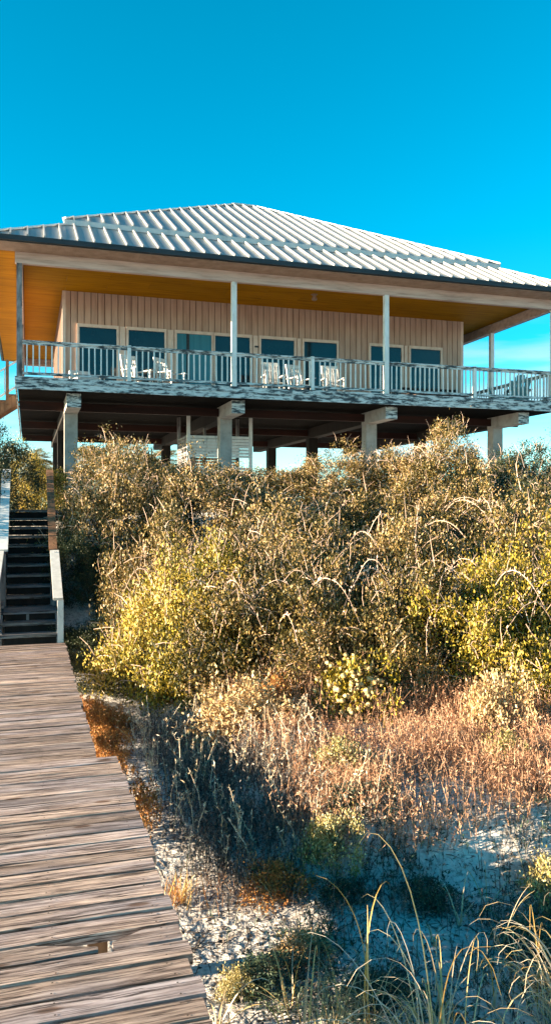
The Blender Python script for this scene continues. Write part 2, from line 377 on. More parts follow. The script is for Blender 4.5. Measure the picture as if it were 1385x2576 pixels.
# ------------------------------------------------------------------ stairs up the dune
def build_stairs():
    t = thing('wooden_stairs', 'weathered grey wooden stairs with capped handrails climbing from boardwalk', 'stairs', (.08, Y_STAIR, 0), world=True)
    xl, xr = -.33, .40
    steps = []
    y, z = Y_STAIR, 0.0
    for k in range(2):
        z += .135; steps.append((y, y + .30, z)); y += .28
    yl0, zl = y, z + .135; yl1 = yl0 + .72
    ups = []; y = yl1; z = zl
    for k in range(10):
        z += .1525; ups.append((y, y + .27, z)); y += .25
    for (a, c, zz) in steps + ups:
        lo = xl - .10 if zz < zl else xl
        b = MB(); b.box(lo, xr, a - .01, a + .13, zz - .038, zz); b.box(lo, xr, a + .137, c, zz - .038, zz)
        b.build('tread', M['tread'], t)
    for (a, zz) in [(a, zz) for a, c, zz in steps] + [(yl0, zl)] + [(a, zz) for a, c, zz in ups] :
        b = MB(); b.box(xl + .005, xr - .005, a + .03, a + .045, zz - .145, zz - .042); b.build('riser_shade_board', M['darkpost'], t)  # dark boards fill the open risers, standing for shade between treads
    b = MB(); n = 5
    for i in range(n):
        a = yl0 + (yl1 - yl0 + .02)*i/n; b.box(xl - .02, xr + .02, a, a + (yl1 - yl0)/n - .006, zl - .038, zl + rng.uniform(-.002, .002))
    b.build('landing', M['tread'], t)
    ytop = y; ztop = z
    b = MB(); b.box(xl - .1, xr + .6, ytop, ytop + 1.3, ztop - .04, ztop + .002); b.box(xl - .1, xr + .6, ytop - .04, ytop, ztop - .16, ztop - .045)
    b.build('top_platform', M['tread'], t)
    for x in (xl - .045, xr + .02):
        b = MB()
        b.bar((x, Y_STAIR + .04, -.02), (x, yl0 + .05, zl - .16), .04, .24)
        b.bar((x, yl1 - .1, zl - .12), (x, ytop, ztop - .15), .04, .26)
        b.box(x - .019, x + .019, yl0 - .02, yl1, zl - .2, zl - .042)
        b.build('stringer', M['greypaint'], t)
    for (yy, zz) in ((Y_STAIR + .2, 0), (Y_STAIR + .48, .14), (yl0 + .02, .27)):
        b = MB(); b.box(-.02, .02, yy, yy + .04, zz - .3, zz + .09); b.build('riser_block', M['greypaint'], t)
    b = MB()
    for k in range(34):
        yy = Y_STAIR + .1 + k*.113; zt = .02 + max(0, yy - Y_STAIR)*.48
        b.box(xr + .045, xr + .065, yy, yy + .110, gz(xr, yy) - .1, zt)
    b.build('shading_side_boards', M['darkpost'], t)  # boards added to close off light under the stairs
    # right rail: white lower cap, bare brown upper cap
    xr1 = .42
    def post(x, yy, z0, z1, m, nm='post', w=.085):
        b = MB(); b.box(x - w/2, x + w/2, yy - w/2, yy + w/2, z0, z1); return b.build(nm, m, t)
    def cap(x, a, c, w, m, th=.042):
        b = MB(); b.bar(a, c, w, th); return b.build('handrail', m, t)
    post(xr1 + .035, Y_STAIR + .03, 0.0, .62, M['white'])
    cap(xr1, (xr1, Y_STAIR - .03, .64), (xr1 - .01, yl0 + .72, 1.27), .135, M['chairwhite'])
    post(xr1, yl0 + .62, .2, 1.19, M['greypaint'])
    post(xr1 - .03, yl0 + .79, .3, 1.28, M['greypaint'])
    cap(xr1, (xr1 - .03, yl0 + .73, 1.29), (xr1 - .03, ytop - .35, 2.66), .125, M['brown'])
    post(xr1 - .03, ytop - .40, 1.5, 2.58, M['brown'])
    # left rail; boards added below its cap, down to the ground, to block sun
    xl1 = -.375
    post(xl1 - .11, Y_STAIR + .03, -.05, .60, M['white'])
    cap(xl1, (xl1 - .11, Y_STAIR - .03, .62), (xl1 - .05, yl0 + .72, 1.27), .135, M['chairwhite'])
    post(xl1, yl0 + .75, .2, 1.22, M['greypaint'])
    cap(xl1, (xl1, yl0 + .73, 1.29), (xl1, ytop - .35, 2.66), .15, M['white'])
    post(xl1, ytop - .38, 1.5, 2.62, M['white'])
    b = MB()
    for k in range(12):
        yy = Y_STAIR + .12 + k*.115; zt = .62 + (yy - Y_STAIR)*.49
        b.box(xl1 - .112, xl1 - .088, yy, yy + .112, gz(xl1, yy) - .1, zt - .04)
    for k in range(20):
        yy = yl0 + .83 + k*.11
        if yy > ytop - .45: break
        zt = 1.29 + (yy - yl0 - .73)*.61
        b.box(xl1 - .012, xl1 + .012, yy, yy + .107, gz(xl1, yy) - .1, zt - .05)
    b.build('shading_side_boards', M['greypaint'], t)
    return ytop, ztop
YTOP, ZTOP = build_stairs()

# ------------------------------------------------------------------ beach house
YH, YW, YB = 22.0, 25.5, 37.6
XL, XR = -.21, 16.28
XWL, XWR = 1.05, 15.0
ZD, ZC = 5.43, 8.72
PX = [XL, Xat(588, YH), Xat(970, YH), XR]
H = thing('beach_house', 'raised beach house with pale hipped metal roof and wide front porch on concrete pillars', 'house', (8, 22, 2), world=True)

def hip(mb, x0, x1, y0, y1, ze, s, d0, d1, rib=True, zoff=0):
    """four roof planes between inset d0 and d1 from the eave, with standing seams"""
    hmax = min((x1 - x0), (y1 - y0))/2
    d1 = min(d1, hmax)
    def pt(x, y, d): return (x, y, ze + s*d + zoff)
    A = [(x0+d0, y0+d0), (x1-d0, y0+d0), (x1-d0, y1-d0), (x0+d0, y1-d0)]
    B = [(x0+d1, y0+d1), (x1-d1, y0+d1), (x1-d1, y1-d1), (x0+d1, y1-d1)]
    for i in range(4):
        j = (i+1) % 4
        mb.add([pt(*A[i], d0), pt(*A[j], d0), pt(*B[j], d1), pt(*B[i], d1)], [(0,1,2,3)])
        mb.add([pt(*A[i], d0 - .0)[:2] + (ze + s*d0 + zoff - .15,), pt(*A[j], d0)[:2] + (ze + s*d0 + zoff - .15,), pt(*A[j], d0), pt(*A[i], d0)], [(0,1,2,3)], 1)
    sp = .42
    for side in range(4):
        lo, hi = (x0, x1) if side in (0, 2) else (y0, y1)
        nr = int((hi - lo)/sp)
        for k in range(1, nr*2 + 1):
            q = lo + (hi - lo) * k / (2*nr + 1)
            major = k % 2 == 1
            de = min(d1, q - lo, hi - q)
            if de <= d0 + .12: continue
            hh, ww = (.078, .040) if major else (.010, .04)
            ds = d0 + (.0 if major else .05); dn = de - .02
            def P(d):
                if side == 0: return Vector((q, y0 + d, ze + s*d + zoff))
                if side == 2: return Vector((q, y1 - d, ze + s*d + zoff))
                if side == 1: return Vector((x1 - d, q, ze + s*d + zoff))
                return Vector((x0 + d, q, ze + s*d + zoff))
            nv = {0: Vector((0,-s,1)), 2: Vector((0,s,1)), 1: Vector((s,0,1)), 3: Vector((-s,0,1))}[side].normalized()
            mb.bar(P(ds) + nv*(hh/2 - .003), P(dn) + nv*(hh/2 - .003), ww, hh, up=nv)
    for i in range(4):
        a = Vector(pt(*A[i], d0)); c = Vector(pt(*B[i], d1))
        mb.bar(a + Vector((0,0,.03)), c + Vector((0,0,.03)), .13, .05)
    if d1 >= hmax - .01:
        a = Vector(pt(*B[0], d1)); c = Vector(pt(*B[2], d1)); mb.bar(a + Vector((0,0,.03)), c + Vector((0,0,.03)), .14, .06)

RX0, RX1, RY0, RY1, ZE, SL = XL - .84, XR + .84, YH - .84, YB + .8, 8.86, .54
b = MB(); hip(b, RX0, RX1, RY0, RY1, ZE, SL, 0, 2.25); b.build('lower_roof', [M['roof'], M['gutter']], H)
b = MB(); hip(b, RX0, RX1, RY0, RY1, ZE, SL, 2.03, 20, zoff=.17); b.build('upper_roof', [M['roof'], M['roof']], H)
b = MB()
for (x0, x1, y0, y1) in ((RX0 - .09, RX1 + .09, RY0 - .1, RY0 - .002), (RX0 - .09, RX1 + .09, RY1 + .002, RY1 + .1), (RX0 - .1, RX0 - .002, RY0, RY1), (RX1 + .002, RX1 + .1, RY0, RY1)):
    b.box(x0, x1, y0, y1, ZE - .135, ZE - .005)
b.build('gutter', M['gutter'], H)
# porch ceiling panels and soffits
b = MB()
y = YH + .12; rows = [(RY0 + .02, YH - .12)]
def panels(mb, x0, x1, y0, y1, z, wx=2.42, wy=.61):
    yy = y0; r = 0
    while yy < y1 - .02:
        ye = min(yy + wy, y1); xx = x0 - (r % 2)*wx/2
        while xx < x1 - .02:
            xa = max(xx, x0); xe = min(xx + wx, x1)
            if xe - xa > .05: mb.box(xa + .004, xe - .004, yy + .004, ye - .004, z, z + .02)
            xx += wx
        yy = ye; r += 1
panels(b, XL + .1, XR - .1, YH + .08, YB, ZC)
panels(b, RX0 + .03, XL - .09, YH - .06, RY1 - .03, ZC - .02, wx=3)
panels(b, XR + .09, RX1 - .03, YH - .06, RY1 - .03, ZC - .02, wx=3)
b.build('porch_ceiling', M['ceil'], H)
b = MB()
x = RX0 + .02
while x < RX1 - .02:
    b.box(x, min(x + .145, RX1 - .02), RY0 + .005, YH - .078, ZC - .02, ZC); x += .15
b.box(RX0 + .02, RX1 - .02, RY0 + .003, RY1 - .003, ZC + .03, ZC + .05)
b.build('soffit', M['soffit'], H)
for (nm, x0, x1, y0, y1, m) in (('header_beam', XL - .11, XR + .11, YH - .075, YH + .075, 'beam'), ('header_beam', XL - .075, XL + .075, YH + .078, YB, 'beam'), ('header_beam', XR - .075, XR + .075, YH + .078, YB, 'beam'), ('header_beam', XL + .08, XR - .08, YB - .1, YB + .03, 'beam')):
    b = MB(); b.box(x0, x1, y0, y1, 8.41, ZC - .003)
    if nm: b.build(nm, M[m], H)
# porch posts
def hpost(x, y, m, w=.14):
    b = MB(); b.box(x - w/2, x + w/2, y - w/2, y + w/2, ZD + .003, 8.408); return b.build('porch_post', M[m], H)
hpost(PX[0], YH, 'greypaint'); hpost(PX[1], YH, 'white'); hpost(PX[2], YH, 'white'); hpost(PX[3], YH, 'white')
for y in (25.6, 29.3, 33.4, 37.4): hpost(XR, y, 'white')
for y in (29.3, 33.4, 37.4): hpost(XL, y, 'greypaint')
# deck
b = MB()
y = YH - .03
while y < YB:
    b.box(XL - .06, XR + .06, y, y + .138, ZD - .04, ZD + rng.uniform(-.001, .001)); y += .145
b.build('porch_floor', M['tread'], H)
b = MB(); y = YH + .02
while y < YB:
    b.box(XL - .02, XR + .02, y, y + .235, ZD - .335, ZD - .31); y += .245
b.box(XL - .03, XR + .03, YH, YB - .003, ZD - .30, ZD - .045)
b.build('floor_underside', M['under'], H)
for z0, z1, dy in ((ZD - .155, ZD + .004, .014), (ZD - .325, ZD - .162, 0)):
    b = MB(); yf = YH - .07 - dy
    xs = [XL - .10] + [XL + k*3.6 + rng.uniform(-.3, .3) for k in range(1, 5)] + [XR + .10]
    for a, c in zip(xs, xs[1:]): b.box(a, c - .004, yf, yf + .038, z0 + rng.uniform(-.004, .004), z1)
    b.box(XL - .10 - dy, XL - .062 - dy, yf + .04, YB, z0, z1); b.box(XR + .062, XR + .10, yf + .04, YB, z0, z1)
    b.build('deck_fascia', M['peel'], H)
# railings
BAL = MB(); BAL.box(-.017, .017, -.017, .017, 0, .80); BALM = None
def rail(p0, p1, newels, m_r='peel', m_b='white'):
    global BALM
    p0, p1 = Vector(p0), Vector(p1); d = (p1 - p0); Ln = d.length; d.normalize()
    b = MB()
    b.bar(p0 + Vector((0,0,.95)), p1 + Vector((0,0,.95)), .12, .04); b.bar(p0 + Vector((0,0,.895)), p1 + Vector((0,0,.895)), .045, .07)
    b.bar(p0 + Vector((0,0,.10)), p1 + Vector((0,0,.10)), .05, .07)
    o = b.build('railing', M[m_r], H)
    key = m_b
    if BALM is None: BALM = {}
    if key not in BALM: BALM[key] = BAL.mesh('baluster', M[m_b])
    n = int(Ln/.16)
    for k in range(n):
        q = (k + .7)*Ln/(n + .4)
        if any(abs(q - nv) < .08 for nv in newels): continue
        c = link('baluster', BALM[key], o); c.location = p0 + d*q + Vector((0, 0, .115)); c.rotation_euler = (0, rng.uniform(-.01, .01), rng.uniform(-.1, .1))
    for nv in newels:
        w = MB(); q = p0 + d*nv; w.box(q.x - .05, q.x + .05, q.y - .05, q.y + .05, ZD + .004, ZD + .99)
        w.build('newel', M['white'], o)
for i in range(3):
    a, c = PX[i] + .075, PX[i+1] - .075
    nx = Xat((325, 785, 1192)[i], YH)
    rail((a, YH, ZD), (c, YH, ZD), [nx - a])
ys = [YH, 25.6, 29.3, 33.4, 37.4]
for i in range(4):
    rail((XR, ys[i] + .08, ZD), (XR, ys[i+1] - .08, ZD), [])
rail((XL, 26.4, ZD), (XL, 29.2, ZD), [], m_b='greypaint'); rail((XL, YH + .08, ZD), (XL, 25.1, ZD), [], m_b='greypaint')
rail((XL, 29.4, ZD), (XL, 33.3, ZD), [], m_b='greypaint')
# walls
b = MB(); b.box(XWL, XWR, YW, 34.5, ZD + .002, ZC - .001)
x = XWL + .02
while x < XWR - .1: b.box(x, x + .186, YW - .030, YW - .001, ZD + .01, ZC - .004); x += .208
y = YW + .1
while y < 34.4:
    b.box(XWL - .026, XWL - .001, y, y + .042, ZD + .01, ZC - .004); b.box(XWR + .001, XWR + .026, y, y + .042, ZD + .01, ZC - .004); y += .205
WALLMB = b
b.m = [1]*6 + [0]*(len(b.m) - 6)
b.build('wall', [M['siding'], M['groove']], H)
for a, c in ((XWL - .03, XWL + .07), (XWR - .07, XWR + .03)):
    b = MB(); b.box(a, c, YW - .035, YW + .09, ZD + .008, ZC - .006); b.build('corner_trim', M['trim'], H)
ZT = 7.62
def glazed(xa, xb, name='window', pane='glass', casing=True, muntin=True):
    y0 = YW - .026
    x0, x1 = Xat(xa, YW), Xat(xb, YW)
    b = MB(); f = .07
    b.box(x0 - f, x0, y0 - .05, y0 + .02, ZD + .05, ZT + .001); b.box(x1, x1 + f, y0 - .05, y0 + .02, ZD + .05, ZT + .001)
    b.box(x0 - f, x1 + f, y0 - .055, y0 + .02, ZT + .002, ZT + .1)
    b.box(x0, x1, y0 - .045, y0 + .02, ZD + .05, ZD + .20)
    if muntin:
        zz = ZD + .68; b.box(x0, x1, y0 - .028, y0 + .018, zz, zz + .03)
        for k in (1, 2): q = x0 + (x1 - x0)*k/3; b.box(q - .012, q + .012, y0 - .024, y0 + .017, ZD + .2, zz)
    o = b.build(name, M['trim'], H)
    b = MB(); b.box(x0, x1, y0 - .016, y0 + .014, ZD + .2, ZT); b.build('pane', M[pane], o)
    return o
for a, c in ((200, 293), (323, 413), (655, 738), (763, 845), (930, 1007), (1030, 1105)): glazed(a, c)
o = glazed(444, 531, 'sliding_door', 'curtain', muntin=False)
xq = Xat(472, YW); b = MB(); b.box(xq - .045, xq + .045, YW - .058, YW - .036, ZD + .2, ZT - .002); b.build('screen_edge', M['gutter'], o)
glazed(540, 627, 'sliding_door', 'glass', muntin=False)
b = MB(); p = at(644, 873, YW); b.box(p.x - .07, p.x + .07, YW - .06, YW - .028, p.z - .03, p.z + .03); b.build('wall_plate', M['gutter'], H)
# cream boards that join each pair of openings
for a, c in ((301, 315), (421, 436), (635, 647), (746, 755), (1015, 1022)):
    x0, x1 = Xat(a, YW), Xat(c, YW)
    b = MB(); b.box(x0, x1, YW - .058, YW - .028, ZD + .05, ZT + .09); b.build('mullion_board', M['trim'], H)
# ceiling light
b = MB(); p = (Xat(790, 23.6), 23.6)
prof = [(.0, .02), (.10, .02), (.11, .0), (.06, -.02), (.05, -.09), (.085, -.10), (.09, -.16), (.05, -.19), (0.001, -.19)]
V = []; F = []
for r, z in prof:
    for k in range(12): V.append((p[0] + r*math.cos(k*math.pi/6), p[1] + r*math.sin(k*math.pi/6), ZC - .01 + z))
for i in range(len(prof)-1):
    for k in range(12): F.append((i*12+k, i*12+(k+1) % 12, (i+1)*12+(k+1) % 12, (i+1)*12+k))
b.add(V, F); b.build('ceiling_light', M['soffit'], H)
# girders, cross beams, pillars
GX = [1.2, 5.82, 10.68, 15.4]
for gx in GX:
    b = MB(); b.box(gx - .19, gx + .19, YH + .35, 24.19, 4.72, ZD - .338); b.box(gx - .19, gx + .19, 24.192, YB - .2, 4.72, ZD - .338, 1)  # rear run darkened to stand for shade under the house
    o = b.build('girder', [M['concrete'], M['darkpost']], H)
    b = MB(); b.box(gx - .192, gx + .192, YH + .318, YH + .348, 4.718, ZD - .338); b.build('girder_end', M['peel'], o)
for y in (24.0, 29.5, 35.0):
    b = MB()
    for a, c in zip(GX, GX[1:]): b.box(a + .192, c - .192, y - .06, y + .06, 4.80, 5.04)
    b.box(XL, GX[0] - .192, y - .06, y + .06, 4.80, 5.04); b.box(GX[3] + .192, XR, y - .06, y + .06, 4.80, 5.04)
    b.build('cross_beam', M['redbeam'], H)
    for gx in GX:
        b = MB(); b.box(gx - .185, gx + .185, y - .185, y + .185, .9, 4.717); b.build('pillar', M['concrete' if y < 25 else 'darkpost'], H)  # rear rows get a dark colour in place of shade
# slatted outdoor stall beneath the house
YS0, YS1 = 25.3, 27.0
sx0, sx1 = Xat(474, YS0), Xat(630, YS0)
b = MB()
for k in range(6): b.box(sx0 - .04, sx1 + .04, YS0 + .06 + k*.28, YS0 + .32 + k*.28, 1.86, 1.92)
stall = b.build('shower_stall', M['greypaint'], H)
for x in (sx0, sx1):
    for y in (YS0, YS1): b = MB(); b.box(x - .05, x + .05, y - .05, y + .05, 1.5, 5.085); b.build('post', M['white' if y == YS0 else 'greypaint'], stall)
def slats(z0, z1, y=None, x=None, a=0, c=0):
    b = MB(); z = z0
    while z < z1:
        if y is not None: b.box(a, c, y - .012, y + .012, z, z + .088)
        else: b.box(x - .012, x + .012, a, c, z, z + .082)
        z += .102
    return b
slats(3.62, 4.32, y=YS0 - .03, a=sx0 + .052, c=sx1 - .052).build('slat_panel', M['white'], stall)
slats(2.2, 3.30, y=YS0 - .03, a=sx0 + .052, c=sx1 - .052).build('slat_panel', M['white'], stall)
slats(2.0, 4.32, x=sx0 - .03, a=YS0 + .052, c=YS1 - .052).build('slat_panel', M['greypaint'], stall)
slats(2.0, 4.32, y=YS1 + .03, a=sx0 + .052, c=sx1 - .052).build('slat_panel', M['trim'], stall)
b = MB(); xm = Xat(540, YS0); b.box(xm - .04, xm + .04, YS1 - .2, YS1 - .1, 3.3, 5.08); b.build('inner_post', M['greypaint'], stall)
# outside stair at the left end of the porch
b = MB(); sy = 25.75
st = MB()
for k in range(12):
    x = XL - .12 - k*.27; z = ZD - .02 - k*.185
    st.box(x - .29, x, sy - .5, sy + .5, z - .04, z)
side = st.build('side_stair', M['brown'], H)
b = MB(); b.bar((XL - .1, sy - .53, ZD - .16), (XL - 3.4, sy - .53, ZD - 2.42), .045, .28); b.bar((XL - .1, sy + .53, ZD - .16), (XL - 3.4, sy + .53, ZD - 2.42), .045, .28)
b.build('stringer', M['brown'], side)
b = MB(); b.bar((XL - .1, sy - .53, ZD + .98), (XL - 3.4, sy - .53, ZD - 1.28), .09, .04); b.bar((XL - .1, sy - .53, ZD + .22), (XL - 3.4, sy - .53, ZD - 2.04), .05, .06)
for k in range(20): x = XL - .45 - k*.15; z = ZD + .22 - (abs(x - XL) - .1)*.685; b.bar((x, sy - .53, z), (x, sy - .53, z + .74), .03, .03)
b.build('railing', M['white'], side)
b = MB(); b.box(XL - .42, XL - .33, sy - .58, sy - .49, ZD - .35, ZD + 1.0); b.build('post', M['brown'], side)

# ------------------------------------------------------------------ porch furniture
def rocking_chair(label, group):
    t = thing('rocking_chair', label, 'rocking chair', (0,0,0), group)
    m = M['chairwhite']
    b = MB()
    for k in range(7): x = -.24 + k*.08; b.bar((x, -.25, .42), (x, .24, .38), .062, .022)
    b.build('seat', m, t)
    b = MB()
    for k in range(6): x = -.19 + k*.076; b.bar((x, .25, .42), (x, .47, 1.06), .045, .018, up=(0,1,0))
    b.bar((-.24, .475, 1.10), (.24, .475, 1.10), .03, .12); b.bar((-.22, .42, .90), (.22, .42, .90), .03, .05)
    b.bar((-.22, .26, .46), (.22, .26, .46), .03, .05)
    b.build('backrest', m, t)
    for s in (-1, 1):
        b = MB(); b.bar((s*.26, .22, .06), (s*.26, .49, 1.16), .045, .05); b.build('back_post', m, t)
        b = MB(); b.box(s*.28 - .024, s*.28 + .024, -.27, -.22, .06, .64); b.build('front_leg', m, t)
        b = MB(); b.bar((s*.29, -.32, .655), (s*.29, .36, .665), .10, .025); b.build('armrest', m, t)
        b = MB(); b.tube([(s*.27, -.42 + k*.13, .03 + .16*(abs(k - 4)/4.6)**2.2) for k in range(9)], .022, 6); b.build('rocker', m, t)
    return t
def place(px, Y, rot, label, proto=[None]):
    loc = (Xat(px, Y), Y, ZD + .004)
    if proto[0] is None:
        proto[0] = rocking_chair(label, 'white rocking chairs on the porch'); o = proto[0]
        o.location = loc; o.rotation_euler = (0, 0, rot)
    else: o = dup(proto[0], loc, rot, label=label)
    return o
place(346, 23.9, R(30), 'white rocking chair just right of the left railing newel, turned towards the stairs side')
place(432, 24.1, R(38), 'white rocking chair directly left of the sliding door')
place(688, 23.7, R(-4), 'white rocking chair nearest the tall middle porch post, on its right')
place(757, 23.9, R(14), 'white rocking chair just left of the middle railing newel, between two others')
place(838, 23.7, R(-6), 'white rocking chair right of the middle railing newel')
# low white lounge chair
t = thing('lounge_chair', 'low white cushioned lounge chair beneath leftmost porch window', 'lounge chair', (Xat(216, 23.9), 23.9, ZD + .004)); t.rotation_euler = (0, 0, R(20))
b = MB(); b.box(-.33, .33, -.3, .35, .16, .22); b.build('seat', M['chairwhite'], t)
b = MB(); b.bar((0, .33, .24), (0, .46, .60), .64, .10, up=(0,1,0)); b.build('backrest', M['chairwhite'], t)
b = MB(); b.box(-.30, .30, -.28, .28, .222, .34); b.build('cushion', M['chairwhite'], t)
for s in (-1, 1):
    b = MB(); b.box(s*.34 - .03, s*.34 + .03, -.3, .36, .40, .43); b.build('armrest', M['chairwhite'], t)
    for y in (-.27, .3):
        b = MB(); b.box(s*.34 - .022, s*.34 + .022, y, y + .045, 0, .40); b.build('leg', M['chairwhite'], t)
# low slatted side table
t = thing('side_table', 'low weathered wooden table at left end of the porch', 'table', (Xat(128, 24.6), 24.6, ZD + .004))
b = MB()
for k in range(5): b.box(-.48, .48, -.25 + k*.1, -.16 + k*.1, .30, .325)
b.build('table_top', M['soffit'], t)
for sx in (-.42, .42):
    for sy in (-.2, .2):
        b = MB(); b.box(sx - .025, sx + .025, sy - .025, sy + .025, 0, .298); b.build('leg', M['soffit'], t)
# long dark bench
bx0, bx1 = Xat(1018, 24.7), Xat(1160, 24.7)
t = thing('bench', 'long dark wooden bench below rightmost porch windows', 'bench', ((bx0 + bx1)/2, 24.7, ZD + .004)); hw = (bx1 - bx0)/2
b = MB()
for k in range(4): b.box(-hw, hw, -.3 + k*.13, -.18 + k*.13, .42, .46)
b.build('seat', M['bench'], t)
b = MB()
b.box(-hw, hw, .26, .30, .50, .58); b.box(-hw, hw, .26, .30, .64, .72)
b.build('backrest', M['bench'], t)
for x in (-hw + .12, 0, hw - .12):
    b = MB(); b.box(x - .05, x + .05, -.26, -.19, 0, .418); b.box(x - .05, x + .05, .2, .258, 0, .72); b.box(x - .04, x + .04, -.19, .2, .30, .38); b.build('leg', M['bench'], t)
# clay pot
t = thing('clay_pot', 'small orange clay pot on porch floor beside the dark bench', 'pot', (Xat(1043, 23.3), 23.3, ZD + .004))
b = MB(); pr = [(.001, 0), (.075, 0), (.105, .17), (.12, .17), (.12, .21), (.098, .21), (.09, .18), (.001, .18)]
V = [(r*math.cos(k*math.pi/7), r*math.sin(k*math.pi/7), z) for r, z in pr for k in range(14)]
F = [(i*14+k, i*14+(k+1) % 14, (i+1)*14+(k+1) % 14, (i+1)*14+k) for i in range(len(pr)-1) for k in range(14)]
b.add(V, F); b.build('body', M['clay'], t)
# adirondack chairs at the right end
def adirondack(px, Y, rot, label):
    t = thing('adirondack_chair', label, 'chair', (Xat(px, Y), Y, ZD + .004)); t.rotation_euler = (0, 0, rot)
    m = M['adir']
    b = MB()
    for k in range(6): yy = -.34 + k*.095; b.bar((-.27, yy, .37 - k*.022), (.27, yy, .37 - k*.022), .085, .02)
    b.build('seat', m, t)
    b = MB()
    for k in range(7):
        q = k - 3; b.bar((q*.072, .20, .24), (q*.098, .52, 1.04 - .022*q*q), .078, .02, up=(0,1,0))
    b.bar((-.27, .36, .62), (.27, .36, .62), .04, .06)
    b.build('backrest', m, t)
    for s in (-1, 1):
        b = MB(); b.bar((s*.34, -.42, .56), (s*.34, .40, .56), .14, .025); b.build('armrest', m, t)
        b = MB(); b.box(s*.33 - .045, s*.33 + .045, -.36, -.30, 0, .545); b.build('front_leg', m, t)
        b = MB(); b.bar((s*.31, -.34, .34), (s*.31, .52, .05), .03, .11); b.build('rear_leg', m, t)
    return t
adirondack(1302, 23.6, R(180 - 25), 'round backed adirondack chair at right end of porch, its back to the railing')
adirondack(1262, 24.9, R(60), 'low adirondack chair seen sideways just right of the far porch post')

# ------------------------------------------------------------------ leafy things
def unit(a): return a / (np.linalg.norm(a, axis=-1, keepdims=True) + 1e-9)
def leaf_quads(P, D, Nn, L, W):
    D = unit(D); S = unit(np.cross(D, Nn)); Nn = np.cross(S, D)
    L = L[:, None]; W = W[:, None]
    mid = P + D*L*.5 + Nn*L*.10
    return np.stack([P, mid + S*W*.5, P + D*L, mid - S*W*.5], 1)
def lump(seed):
    g = np.random.default_rng(seed); ks = g.normal(size=(9, 3))*np.array([2.2]*4 + [4.5]*5)[:, None]; ph = g.uniform(0, 6.28, 9); am = np.array([.10]*4 + [.065]*5)
    def f(d):
        return (np.sin(d @ ks.T + ph) * am).sum(-1)
    return f
def crown(seed, ncl, per, ll, lw, spread=.085, inner=.22, zmin=-.05, up=.3, flat=1.0):
    g = np.random.default_rng(seed); f = lump(seed)
    d = unit(g.normal(size=(ncl*3, 3))); d = d[d[:, 2] > zmin][:ncl]; ncl = len(d)
    r = .86 + f(d)*1.15 + g.normal(size=ncl)*.05
    r = r * np.where(g.random(ncl) < .12, 1.10, 1)
    keep = ~((f(d*1.9 + 3.1) < -.10) & (g.random(ncl) < .72))
    d, r = d[keep], r[keep]; ncl = len(d)
    Cc = d*r[:, None]
    sz = spread*g.uniform(.6, 1.4, ncl)
    P = np.repeat(Cc, per, 0) + g.normal(size=(ncl*per, 3))*np.repeat(sz, per)[:, None]*np.array([1, 1, .8*flat])
    out = unit(P)
    ni = int(len(P)*inner)
    Pi = unit(g.normal(size=(ni, 3))) ; Pi[:, 2] = np.abs(Pi[:, 2]); Pi *= g.uniform(.35, .78, ni)[:, None]
    P = np.vstack([P, Pi]); out = np.vstack([out, unit(Pi)])
    n = len(P)
    D = g.normal(size=(n, 3))*.8 + out*.5 + np.array([0, 0, up]); Nn = unit(out*.6 + g.normal(size=(n, 3))*.75 + np.array([0, 0, .25]))
    L = ll*g.uniform(.6, 1.35, n); W = lw*g.uniform(.7, 1.3, n)
    ok = P[:, 2] > -.1
    return leaf_quads(P, D, Nn, L, W)[ok], Cc
def stems_mesh(name, Cc, seed, n=45, r=.012, mat='bark'):
    g = np.random.default_rng(seed); b = MB()
    for i in g.choice(len(Cc), min(n, len(Cc)), replace=False):
        e = Vector(Cc[i]); m = e*.5 + Vector(g.normal(size=3)*.07); m.z = abs(m.z)*.8
        s = Vector((g.normal()*.06, g.normal()*.06, -.1))
        b.tube([s, m, e*.98], [r, r*.7, r*.25], 4)
    return b.mesh(name, M[mat])
def cane_mesh(name, g, reach, high, mat='cane', r=.0040):
    a = g.uniform(0, 6.28); 
    d = Vector((math.cos(a), math.sin(a), 0)); sd = Vector((-d.y, d.x, 0))
    ra = g.uniform(.3, .85); st = Matrix.Rotation(g.uniform(0, 6.28), 3, 'Z') @ Vector((ra, 0, .84*math.sqrt(1 - ra*ra)))
    pts = []; k = 12; sw = g.normal()*.12
    for i in range(k + 1):
        t = i/k; pts.append(st + d*(reach*t) + sd*(sw*t*t + g.normal()*.0025) + Vector((0, 0, high*(1.7*t - 2.0*t*t) + g.normal()*.0025)))
    b = MB(); b.tube(pts, [r*(1.1 - .8*i/k) for i in range(k+1)], 4)
    Q = []
    for i in range(2, k):
        for _ in range(2):
            p = pts[i] + (pts[i+1 if i < k else i] - pts[i])*g.uniform(0, 1)
            q = p + Vector(g.normal(size=3)*.014) + Vector((0, 0, .010)); w = Vector(g.normal(size=3)*.0045)
            m_ = (p + q)/2; b.add([p, m_ + w, q, m_ - w], [(0,1,2,3)])
    return b.mesh(name, M[mat])

